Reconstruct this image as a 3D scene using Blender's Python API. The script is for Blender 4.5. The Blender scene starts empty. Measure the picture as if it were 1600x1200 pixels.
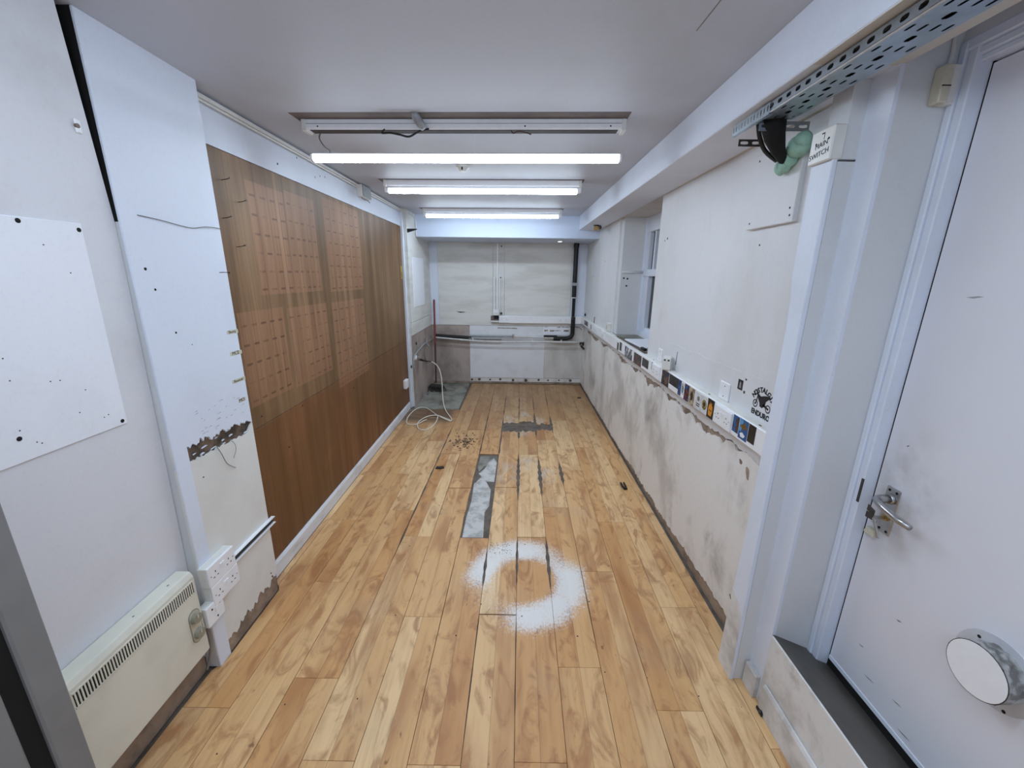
import bpy, bmesh, math, random
from mathutils import Vector, Matrix
S = bpy.context.scene
C = S.collection
PI = math.pi
rng = random.Random(7)

# ------------------------------------------------------------------ camera, world, exposure
cam_d = bpy.data.cameras.new('camera'); cam = bpy.data.objects.new('camera', cam_d); C.objects.link(cam)
cam_d.sensor_fit = 'HORIZONTAL'; cam_d.sensor_width = 36.0; cam_d.lens = 36.0 * 628.0 / 1600.0
cam_d.clip_start = 0.01; cam_d.clip_end = 100
right_v = Vector((0.999885, 0.009222, 0.012064)); up_v = Vector((-0.014055, 0.261285, 0.965159)); fwd_v = Vector((-0.005748, 0.965218, -0.261385))
mw = Matrix.Identity(4)
for i in range(3):
    mw[i][0] = right_v[i]; mw[i][1] = up_v[i]; mw[i][2] = -fwd_v[i]
mw[0][3], mw[1][3], mw[2][3] = 0.0, 0.0, 1.56
cam.matrix_world = mw
S.camera = cam
W = bpy.data.worlds.new('night'); S.world = W; W.use_nodes = True
W.node_tree.nodes['Background'].inputs[0].default_value = (0.02, 0.022, 0.028, 1)
W.node_tree.nodes['Background'].inputs[1].default_value = 0.3
S.view_settings.view_transform = 'Standard'; S.view_settings.look = 'None'
S.view_settings.gamma = 1.0; S.view_settings.use_curve_mapping = False
S.view_settings.exposure = 0.0
S.cycles.use_denoising = True
S.cycles.max_bounces = 10; S.cycles.diffuse_bounces = 7
TUBE_STRENGTH = 85.0

# ------------------------------------------------------------------ material helpers
def s2l(v):
    v /= 255.0
    return v / 12.92 if v <= 0.04045 else ((v + 0.055) / 1.055) ** 2.4
def rgb(r, g, b): return (s2l(r), s2l(g), s2l(b), 1.0)

class NT:
    def __init__(self, name):
        self.m = bpy.data.materials.new(name); self.m.use_nodes = True
        self.t = self.m.node_tree; self.b = self.t.nodes['Principled BSDF']
    def new(self, typ, **kw):
        n = self.t.nodes.new(typ)
        for k, v in kw.items(): setattr(n, k, v)
        return n
    def put(self, sock, v):
        if hasattr(v, 'is_output') or isinstance(v, bpy.types.NodeSocket): self.t.links.new(v, sock)
        else: sock.default_value = v
    def math(self, op, a, b=0.0, c=0.0):
        n = self.new('ShaderNodeMath', operation=op)
        self.put(n.inputs[0], a); self.put(n.inputs[1], b)
        if op in ('MULTIPLY_ADD', 'SMOOTH_MIN', 'COMPARE'): self.put(n.inputs[2], c)
        return n.outputs[0]
    def pos(self):
        if not hasattr(self, '_p'): self._p = self.new('ShaderNodeNewGeometry').outputs['Position']
        return self._p
    def xyz(self):
        if not hasattr(self, '_s'):
            n = self.new('ShaderNodeSeparateXYZ'); self.put(n.inputs[0], self.pos()); self._s = n.outputs
        return self._s
    def comb(self, x, y, z):
        n = self.new('ShaderNodeCombineXYZ')
        for i, v in enumerate((x, y, z)): self.put(n.inputs[i], v)
        return n.outputs[0]
    def scaled(self, sx, sy, sz, off=(0, 0, 0)):
        n = self.new('ShaderNodeMapping'); self.put(n.inputs[0], self.pos())
        n.inputs['Scale'].default_value = (sx, sy, sz); n.inputs['Location'].default_value = off
        return n.outputs[0]
    def noise(self, vec, scale=1.0, detail=4.0, rough=0.55, dist=0.0):
        n = self.new('ShaderNodeTexNoise'); self.put(n.inputs['Vector'], vec)
        n.inputs['Scale'].default_value = scale; n.inputs['Detail'].default_value = detail
        n.inputs['Roughness'].default_value = rough; n.inputs['Distortion'].default_value = dist
        return n.outputs['Fac']
    def white(self, vec):
        n = self.new('ShaderNodeTexWhiteNoise', noise_dimensions='3D'); self.put(n.inputs['Vector'], vec)
        return n.outputs['Value']
    def ramp(self, f, stops, interp='LINEAR'):
        n = self.new('ShaderNodeValToRGB'); self.put(n.inputs[0], f); e = n.color_ramp.elements
        n.color_ramp.interpolation = interp
        while len(e) < len(stops): e.new(0.5)
        for i, (p, c) in enumerate(stops):
            e[i].position = p; e[i].color = c if len(c) == 4 else (c[0], c[1], c[2], 1)
        return n.outputs[0]
    def rampf(self, f, lo, hi):
        n = self.new('ShaderNodeMapRange', interpolation_type='SMOOTHSTEP'); self.put(n.inputs[0], f)
        n.inputs[1].default_value = lo; n.inputs[2].default_value = hi; n.inputs[3].default_value = 0; n.inputs[4].default_value = 1
        return n.outputs[0]
    def mix(self, f, a, b, mode='MIX'):
        n = self.new('ShaderNodeMix', data_type='RGBA', blend_type=mode); self.put(n.inputs[0], f)
        self.put(n.inputs[6], a); self.put(n.inputs[7], b)
        return n.outputs[2]
    def bump(self, h, strength=0.2, dist=0.004):
        n = self.new('ShaderNodeBump'); self.put(n.inputs['Height'], h)
        n.inputs['Strength'].default_value = strength; n.inputs['Distance'].default_value = dist
        self.t.links.new(n.outputs[0], self.b.inputs['Normal'])
    def base(self, c): self.put(self.b.inputs['Base Color'], c)
    def rough(self, v): self.put(self.b.inputs['Roughness'], v)

def plain(name, col, rough=0.5, metal=0.0, var=0.06, scale=30, bump=0.0):
    n = NT(name); f = n.noise(n.scaled(1, 1, 1), scale, 4)
    c2 = tuple(max(0, v * (1 - 4 * var)) for v in col[:3]) + (1,)
    n.base(n.mix(n.rampf(f, 0.35, 0.75), col, c2)); n.rough(rough); n.b.inputs['Metallic'].default_value = metal
    if bump: n.bump(f, bump, 0.002)
    return n.m

def paint(name, c1, c2, stretch=(1, 1, 1), scale=2.0, lo=0.45, hi=0.75, amt=0.6, bump=0.15, rough=0.55, c3=None, s3=(1, 1, 1), lo3=0.6, hi3=0.75, amt3=0.6):
    n = NT(name)
    f = n.rampf(n.noise(n.scaled(*stretch), scale, 6, 0.6), lo, hi)
    c = n.mix(n.math('MULTIPLY', f, amt), c1, c2)
    if c3:
        f3 = n.rampf(n.noise(n.scaled(*s3, off=(3, 5, 7)), 1.0, 7, 0.65, 0.4), lo3, hi3)
        c = n.mix(n.math('MULTIPLY', f3, amt3), c, c3)
    fine = n.noise(n.scaled(1, 1, 1), 90, 3)
    n.base(n.mix(n.math('MULTIPLY', n.rampf(fine, 0.5, 0.8), 0.06), c, (0.2, 0.2, 0.2, 1)))
    n.rough(rough); n.bump(n.noise(n.scaled(1, 1, 1), 45, 5), bump, 0.003)
    return n.m

WHITE = rgb(236, 240, 246)
M = {}
M['ceiling'] = paint('ceiling_paint', rgb(196, 201, 212), rgb(184, 186, 192), (1, 1, 1), 1.6, 0.4, 0.7, 0.6, 0.12)
M['white'] = paint('white_paint', rgb(222, 229, 242), rgb(208, 213, 222), (1, 1, 1), 2.2, 0.45, 0.75, 0.5, 0.12)
M['bulkhead'] = paint('bulkhead_dimmed_white', rgb(198, 209, 228), rgb(190, 200, 216), (1, 1, 1), 2.2, 0.45, 0.75, 0.5, 0.1)  # white paint greyed here to counter the glare of the nearest tube
M['panel_white'] = paint('white_board_paint', rgb(240, 243, 250), rgb(226, 229, 236), (1, 1, 1), 3.0, 0.45, 0.75, 0.5, 0.06)
M['near_wall'] = paint('near_wall_paint', rgb(222, 223, 228), rgb(206, 205, 208), (1, 1, 1), 2.0, 0.45, 0.7, 0.7, 0.15)
M['cream_wall'] = paint('pillar_lower_paint', rgb(226, 226, 222), rgb(214, 212, 206), (1, 1, 1), 2.5, 0.45, 0.7, 0.6, 0.15)
M['upper_right'] = paint('upper_right_paint', rgb(222, 223, 226), rgb(206, 204, 200), (1, 1, 0.7), 1.8, 0.45, 0.72, 0.55, 0.25, c3=rgb(190, 186, 178), s3=(2, 3, 2), amt3=0.3)
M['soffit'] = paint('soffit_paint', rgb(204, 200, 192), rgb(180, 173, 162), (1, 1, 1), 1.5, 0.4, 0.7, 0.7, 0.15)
M['stained'] = paint('stained_plaster', rgb(232, 230, 227), rgb(188, 184, 178), (1, 1.6, 1.1), 1.8, 0.44, 0.66, 0.8, 0.4, c3=rgb(128, 126, 122), s3=(1, 3.0, 2.3), lo3=0.52, hi3=0.76, amt3=0.72)
M['render'] = paint('bare_render', rgb(158, 140, 124), rgb(112, 98, 88), (1, 1, 1), 9, 0.4, 0.65, 0.9, 1.0, c3=rgb(190, 178, 166), s3=(16, 16, 16), amt3=0.6)
M['brick_dark'] = paint('bare_brick', rgb(112, 92, 76), rgb(52, 44, 38), (1, 1, 1.4), 14, 0.38, 0.62, 0.95, 1.0, c3=rgb(190, 184, 176), s3=(22, 22, 40), lo3=0.62, hi3=0.7, amt3=0.7)
M['pink'] = paint('pink_plaster', rgb(182, 168, 160), rgb(146, 134, 126), (1, 1, 0.8), 3.5, 0.42, 0.66, 0.9, 0.4, c3=rgb(98, 88, 80), s3=(3.5, 5, 1.6), lo3=0.5, hi3=0.78, amt3=0.75)
M['back_board'] = paint('back_board_paint', rgb(222, 222, 218), rgb(200, 199, 192), (1.2, 1, 6), 1.6, 0.42, 0.68, 0.7, 0.15)
M['back_low'] = paint('back_low_paint', rgb(228, 231, 236), rgb(206, 208, 210), (1, 1, 1), 4, 0.45, 0.7, 0.5, 0.15)
M['back_low2'] = paint('back_low_grey', rgb(214, 213, 210), rgb(182, 180, 175), (1, 1, 0.6), 4, 0.4, 0.68, 0.7, 0.2)
M['dirty_white'] = paint('dirty_white_paint', rgb(224, 223, 222), rgb(168, 163, 156), (1, 1, 1), 6, 0.45, 0.72, 0.7, 0.25, c3=rgb(126, 120, 112), s3=(7, 7, 5), lo3=0.54, hi3=0.76, amt3=0.6)
M['skirting'] = paint('skirting_paint', rgb(224, 226, 230), rgb(176, 174, 172), (1, 1, 4), 4, 0.45, 0.75, 0.6, 0.15)
M['reveal'] = paint('reveal_paint', rgb(214, 216, 218), rgb(196, 197, 198), (1, 1, 1), 1.6, 0.4, 0.7, 0.6, 0.12)
M['brown_patch'] = paint('bare_ceiling_strip', rgb(112, 98, 92), rgb(86, 74, 70), (1, 1, 1), 7, 0.4, 0.7, 0.8, 0.2)
M['concrete'] = paint('concrete', rgb(146, 144, 134), rgb(100, 98, 90), (1, 1, 1), 5, 0.4, 0.65, 0.9, 0.6, c3=rgb(196, 198, 196), s3=(8, 8, 8), lo3=0.6, hi3=0.72, amt3=0.6, rough=0.8)
M['screed'] = paint('grey_screed', rgb(112, 102, 93), rgb(84, 75, 67), (1, 1, 1), 14, 0.4, 0.65, 0.8, 0.5, rough=0.85)
M['sill_dark'] = paint('dark_threshold', rgb(92, 88, 81), rgb(66, 63, 58), (1, 1, 1), 6, 0.4, 0.65, 0.8, 0.3, c3=rgb(140, 138, 134), s3=(30, 14, 14), lo3=0.68, hi3=0.75, amt3=0.5, rough=0.45)
M['paper'] = paint('torn_paper', rgb(204, 203, 200), rgb(160, 158, 154), (1, 1, 1), 16, 0.42, 0.62, 0.8, 0.5, rough=0.8)
M['plastic'] = plain('white_plastic', rgb(240, 241, 244), 0.3, var=0.01)
M['plastic_old'] = plain('aged_white_plastic', rgb(226, 225, 220), 0.4, var=0.03, scale=12)
M['cream'] = plain('cream_enamel', rgb(224, 222, 208), 0.38, var=0.03, scale=6)
M['cream_old'] = plain('yellowed_plastic', rgb(206, 200, 178), 0.45, var=0.05, scale=20)
M['knob'] = plain('olive_knob', rgb(150, 148, 132), 0.4, var=0.04)
M['black'] = plain('black_plastic', rgb(15, 15, 16), 0.45, var=0.05)
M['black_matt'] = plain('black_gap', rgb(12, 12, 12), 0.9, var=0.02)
M['hole'] = plain('dark_hole', rgb(20, 19, 18), 0.9, var=0.02)
M['galv'] = plain('galvanised_steel', rgb(176, 186, 194), 0.34, 1.0, var=0.05, scale=18)
M['chrome'] = plain('worn_chrome', rgb(190, 190, 190), 0.28, 1.0, var=0.05)
M['dark_metal'] = plain('dark_metal', rgb(90, 86, 82), 0.45, 0.8, var=0.06)
M['steel_pipe'] = plain('painted_pipe', rgb(214, 214, 212), 0.35, var=0.05)
M['grey_pipe'] = plain('grey_pipe', rgb(158, 162, 165), 0.35, 0.2, var=0.05)
M['brass'] = plain('brass', rgb(190, 168, 110), 0.3, 1.0, var=0.05)
M['foam'] = plain('green_foam', rgb(158, 200, 182), 0.7, var=0.05, scale=40, bump=0.4)
M['red'] = plain('red_handle', rgb(122, 18, 28), 0.35, var=0.04)
M['dark_red'] = plain('dark_handle', rgb(66, 22, 24), 0.4, var=0.05)
M['bristle'] = plain('bristles', rgb(62, 56, 52), 0.9, var=0.1, scale=60, bump=0.6)
M['cable_white'] = plain('white_cable', rgb(232, 226, 212), 0.45, var=0.02)
M['cable_grey'] = plain('grey_cable', rgb(120, 116, 110), 0.5, var=0.03)
M['jamb_grey'] = plain('grey_door_paint', rgb(128, 128, 128), 0.55, var=0.03, scale=8)
M['yellow'] = plain('yellow_sticker', rgb(206, 178, 52), 0.5, var=0.03)
M['tape'] = plain('masking_tape', rgb(206, 202, 182), 0.6, var=0.04)
M['ink'] = plain('ink', rgb(28, 28, 30), 0.6, var=0.02)
M['crumb'] = plain('crumbs', rgb(84, 70, 56), 0.9, var=0.12)
M['nail'] = plain('nail_steel', rgb(70, 66, 62), 0.4, 0.7, var=0.05)
M['clear'] = plain('hazy_clear_plastic', rgb(206, 208, 214), 0.25, var=0.03, scale=14)
M['crumpled'] = paint('crumpled_tape', rgb(188, 188, 186), rgb(104, 102, 98), (1, 1, 1), 26, 0.42, 0.6, 0.9, 1.0, rough=0.4)
M['door'] = paint('door_paint', rgb(226, 227, 234), rgb(210, 211, 216), (1, 1, 1), 1.6, 0.45, 0.75, 0.5, 0.06, c3=rgb(196, 195, 196), s3=(6, 5, 1.4), lo3=0.62, hi3=0.8, amt3=0.4)

def glass():
    n = NT('window_glass'); n.base((0.03, 0.032, 0.035, 1)); n.rough(0.06); n.b.inputs['Metallic'].default_value = 0.0
    return n.m
M['glass'] = glass()
def emit(name, col, st):
    n = NT(name); n.base((1, 1, 1, 1)); n.b.inputs['Emission Color'].default_value = col; n.b.inputs['Emission Strength'].default_value = st
    return n.m
def tube_mat():
    # LED tube: brightest straight down, weaker out of its sides, as such lamps are
    n = NT('lit_tube'); n.base((1, 1, 1, 1)); n.b.inputs['Emission Color'].default_value = (0.73, 0.86, 1.0, 1)
    nz = n.new('ShaderNodeSeparateXYZ'); n.put(nz.inputs[0], n.new('ShaderNodeNewGeometry').outputs['Normal'])
    d = n.math('POWER', n.math('MAXIMUM', n.math('MULTIPLY', nz.outputs[2], -1.0), 0.0), 1.6)
    n.put(n.b.inputs['Emission Strength'], n.math('MULTIPLY', n.math('MULTIPLY_ADD', d, 0.93, 0.07), TUBE_STRENGTH))
    return n.m
M['tube'] = tube_mat()
M['downlight'] = emit('lit_lens', (1.0, 0.95, 0.88, 1), 6.0)

def door_mat():
    # grubby hand marks round the handle: a stain with its own shape on the paint
    n = NT('grubby_door_paint'); x = n.xyz()
    d = n.math('SQRT', n.math('ADD', n.math('POWER', n.math('MULTIPLY', n.math('SUBTRACT', x[1], 1.055), 1.0), 2.0), n.math('POWER', n.math('MULTIPLY', n.math('SUBTRACT', x[2], 0.93), 0.55), 2.0)))
    nz = n.noise(n.scaled(1, 1, 1), 11, 5)
    f = n.math('MULTIPLY', n.math('SUBTRACT', 1.0, n.rampf(d, 0.02, 0.16)), n.rampf(nz, 0.3, 0.7))
    g = n.noise(n.scaled(1, 1, 0.6), 2.0, 5)
    c = n.mix(n.math('MULTIPLY', n.rampf(g, 0.45, 0.75), 0.4), rgb(228, 229, 236), rgb(212, 213, 218))
    n.base(n.mix(n.math('MULTIPLY', f, 0.55), c, rgb(150, 146, 138))); n.rough(0.5)
    return n.m
M['door'] = door_mat()

def floor_mat():
    n = NT('laminate'); x = n.xyz(); X, Y = x[0], x[1]
    xs = n.math('SUBTRACT', X, n.math('MULTIPLY', n.math('SUBTRACT', Y, 2.0), 0.0125))
    u = n.math('DIVIDE', n.math('SUBTRACT', xs, 0.030), 0.088)
    si = n.math('FLOOR', u); fu = n.math('FRACT', u)
    r1 = n.white(n.comb(si, 3.3, 1.7))
    oi = n.new('ShaderNodeObjectInfo').outputs['Random']
    r2 = n.white(n.comb(si, n.math('MULTIPLY', oi, 91.0), 9.1))
    base = n.ramp(r2, [(0.0, rgb(208, 156, 102)), (0.3, rgb(220, 174, 120)), (0.65, rgb(228, 186, 134)), (1.0, rgb(238, 202, 152))])
    seed = n.math('MULTIPLY', r2, 37.0)
    gr = n.noise(n.comb(n.math('MULTIPLY', X, 70.0), n.math('MULTIPLY', Y, 3.2), seed), 1.0, 4)
    c = n.mix(n.math('MULTIPLY', n.rampf(gr, 0.45, 0.8), 0.3), base, rgb(176, 130, 86))
    fig = n.noise(n.comb(n.math('MULTIPLY', X, 9.0), n.math('MULTIPLY', Y, 4.2), seed), 1.0, 5, 0.58, 1.8)
    c = n.mix(n.math('MULTIPLY', n.rampf(fig, 0.48, 0.70), 0.66), c, rgb(156, 100, 60))
    big = n.noise(n.comb(n.math('MULTIPLY', X, 7.0), n.math('MULTIPLY', Y, 1.5), n.math('ADD', seed, 3.0)), 1.0, 3)
    c = n.mix(n.math('MULTIPLY', n.rampf(big, 0.44, 0.70), 0.6), c, rgb(166, 110, 66))
    st = n.noise(n.comb(n.math('MULTIPLY', X, 24.0), n.math('MULTIPLY', Y, 1.6), n.math('ADD', seed, 5.0)), 1.0, 4, 0.6, 0.8)
    c = n.mix(n.math('MULTIPLY', n.rampf(st, 0.54, 0.74), 0.4), c, rgb(160, 104, 64))
    kn = n.noise(n.comb(n.math('MULTIPLY', X, 20.0), n.math('MULTIPLY', Y, 11.0), seed), 1.0, 4, 0.6, 1.0)
    c = n.mix(n.math('MULTIPLY', n.rampf(kn, 0.67, 0.76), 0.7), c, rgb(112, 70, 42))
    # strip seams
    e = n.math('ADD', n.math('LESS_THAN', fu, 0.013), n.math('GREATER_THAN', fu, 0.987))
    c = n.mix(n.math('MULTIPLY', e, 0.4), c, rgb(104, 72, 46))
    # general dusty scuffs
    sc = n.noise(n.scaled(1, 1, 1), 2.3, 6)
    c = n.mix(n.math('MULTIPLY', n.rampf(sc, 0.5, 0.75), 0.25), c, rgb(172, 156, 136))
    # dirty zone towards the far left corner
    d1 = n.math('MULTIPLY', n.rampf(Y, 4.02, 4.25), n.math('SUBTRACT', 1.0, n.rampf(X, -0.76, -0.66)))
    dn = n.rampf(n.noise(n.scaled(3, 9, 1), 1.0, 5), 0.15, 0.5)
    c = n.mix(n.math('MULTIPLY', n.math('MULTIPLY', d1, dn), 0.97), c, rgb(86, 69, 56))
    d2 = n.math('MULTIPLY', n.rampf(Y, 3.0, 5.0), 0.62)  # all boards turn browner towards the far end
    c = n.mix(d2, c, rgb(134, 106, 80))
    # ring of white dust on the boards
    def dist(cx, cy, sx=1.0, sy=1.0):
        a = n.math('POWER', n.math('MULTIPLY', n.math('SUBTRACT', X, cx), sx), 2.0)
        b = n.math('POWER', n.math('MULTIPLY', n.math('SUBTRACT', Y, cy), sy), 2.0)
        return n.math('SQRT', n.math('ADD', a, b))
    wob = n.math('MULTIPLY', n.math('SUBTRACT', n.noise(n.scaled(1, 1, 1), 7, 3), 0.5), 0.07)
    d = n.math('ADD', dist(0.072, 1.79), wob)
    ring = n.math('MULTIPLY', n.rampf(d, 0.105, 0.225), n.math('SUBTRACT', 1.0, n.rampf(d, 0.245, 0.40)))
    sp = n.noise(n.scaled(1, 0.55, 1), 120, 5, 0.8)
    patchy = n.rampf(n.noise(n.scaled(1, 1, 1), 5, 3), 0.2, 0.6)
    gaplow = n.math('SUBTRACT', 1.0, n.math('MULTIPLY', n.math('SUBTRACT', 1.0, n.rampf(dist(-0.17, 1.58), 0.10, 0.26)), 0.65))
    gapr = n.math('SUBTRACT', 1.0, n.math('MULTIPLY', n.math('SUBTRACT', 1.0, n.rampf(dist(0.30, 2.02), 0.05, 0.2)), 0.45))
    dens = n.math('MULTIPLY', n.math('MULTIPLY', ring, n.math('MULTIPLY_ADD', patchy, 0.35, 0.75)), n.math('MULTIPLY', gaplow, gapr))
    f = n.rampf(n.math('ADD', dens, n.math('MULTIPLY', n.math('SUBTRACT', sp, 0.5), 2.0)), 0.22, 0.98)
    f = n.math('MULTIPLY', f, n.math('MINIMUM', n.math('MULTIPLY', dens, 4.0), 1.0))
    c = n.mix(n.math('MULTIPLY', f, 0.88), c, rgb(236, 236, 234))
    # pale scuffs round the broken boards
    for cx, cy, r, a in ((-0.06, 4.22, 0.13, 0.8), (0.27, 4.16, 0.14, 0.7), (0.27, 2.95, 0.12, 0.6), (0.12, 3.15, 0.12, 0.5), (-0.06, 3.0, 0.2, 0.4), (0.1, 3.86, 0.13, 0.5), (0.12, 4.4, 0.12, 0.45)):
        w = n.math('MULTIPLY', n.math('SUBTRACT', 1.0, n.rampf(dist(cx, cy, 1.0, 0.7), r * 0.2, r)), n.rampf(n.noise(n.scaled(9, 3, 1), 2.0, 5), 0.35, 0.65))
        c = n.mix(n.math('MULTIPLY', w, a), c, rgb(200, 196, 190))
    n.base(c)
    n.rough(n.math('MULTIPLY_ADD', gr, 0.15, 0.40)); n.b.inputs['Specular IOR Level'].default_value = 0.35
    n.bump(gr, 0.06, 0.001)
    return n.m
M['floor'] = floor_mat()

GHOSTS = [  # y0, y1, z0, z1, columns, rows : paler rectangles left on the plywood, with rows of short dark dashes
    (2.01, 2.335, 1.45, 1.97, 4, 6), (2.335, 2.66, 1.448, 1.985, 5, 6), (2.785, 3.385, 1.435, 2.03, 6, 8),
    (1.81, 2.18, 0.93, 1.38, 5, 5), (2.215, 2.692, 0.92, 1.37, 6, 6), (2.768, 3.365, 0.76, 1.365, 6, 8)]
def ply_mat(name, ghosts, tone):
    n = NT(name); x = n.xyz(); Y, Z = x[1], x[2]
    g1 = n.noise(n.scaled(1, 11, 0.5), 1.0, 5, 0.6, 0.3); g2 = n.noise(n.scaled(1, 90, 2.2), 1.0, 3)
    g3 = n.noise(n.scaled(1, 1.2, 0.9), 1.3, 4)
    c = n.ramp(g1, [(0.25, tone[0]), (0.5, tone[1]), (0.75, tone[2])])
    c = n.mix(n.math('MULTIPLY', n.rampf(g3, 0.42, 0.62), 0.5), c, rgb(98, 74, 42))
    for (y0, y1, z0, z1, nc, nr) in ghosts:
        wob = n.math('MULTIPLY', n.math('SUBTRACT', n.noise(n.scaled(1, 1, 1), 25, 2), 0.5), 0.012)
        u = n.math('DIVIDE', n.math('SUBTRACT', n.math('ADD', Y, wob), y0), y1 - y0); v = n.math('DIVIDE', n.math('SUBTRACT', Z, z0), z1 - z0)
        ins = n.math('MULTIPLY', n.math('MULTIPLY', n.math('GREATER_THAN', u, 0.0), n.math('LESS_THAN', u, 1.0)), n.math('MULTIPLY', n.math('GREATER_THAN', v, 0.0), n.math('LESS_THAN', v, 1.0)))
        c = n.mix(n.math('MULTIPLY', ins, 0.36), c, rgb(176, 128, 98))
        fu = n.math('FRACT', n.math('MULTIPLY', u, nc)); fv = n.math('FRACT', n.math('MULTIPLY', v, nr))
        dash = n.math('MULTIPLY', n.math('LESS_THAN', n.math('ABSOLUTE', n.math('SUBTRACT', fu, 0.5)), 0.27), n.math('LESS_THAN', n.math('ABSOLUTE', n.math('SUBTRACT', fv, 0.3)), 0.058))
        keep = n.rampf(n.noise(n.scaled(1, 3, 3), 2.0, 3), 0.32, 0.55)
        c = n.mix(n.math('MULTIPLY', n.math('MULTIPLY', dash, ins), n.math('MULTIPLY', keep, 0.6)), c, rgb(78, 50, 34))
    g4 = n.noise(n.scaled(1, 45, 1.1), 1.0, 4, 0.6)
    c = n.mix(n.math('MULTIPLY', n.rampf(g2, 0.42, 0.75), 0.40), c, rgb(92, 62, 38))
    c = n.mix(n.math('MULTIPLY', n.rampf(g4, 0.5, 0.75), 0.5), c, rgb(80, 54, 34))
    n.base(c); n.rough(0.5); n.b.inputs['Specular IOR Level'].default_value = 0.3; n.bump(g2, 0.08, 0.001)
    return n.m
M['ply_up'] = ply_mat('plywood_upper', GHOSTS, (rgb(92, 68, 42), rgb(130, 100, 70), rgb(160, 128, 94)))
M['ply_low'] = ply_mat('plywood_lower', GHOSTS[5:], (rgb(98, 62, 36), rgb(126, 84, 52), rgb(146, 104, 70)))

def print_mat(name, cols, scale=18, stretch=(1, 1, 1), seed=0):
    n = NT(name)
    v = n.new('ShaderNodeTexVoronoi'); n.put(v.inputs['Vector'], n.scaled(*stretch, off=(seed, seed * 2.1, seed * 0.7))); v.inputs['Scale'].default_value = scale
    sep = n.new('ShaderNodeSeparateColor'); n.put(sep.inputs[0], v.outputs['Color'])
    st = [(i / max(1, len(cols)), c) for i, c in enumerate(cols)]
    c = n.ramp(sep.outputs[0], st, 'CONSTANT')
    f = n.noise(n.scaled(1, 1, 1), 120, 3)
    n.base(n.mix(n.math('MULTIPLY', f, 0.25), c, (0.05, 0.05, 0.05, 1))); n.rough(0.35)
    return n.m

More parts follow.
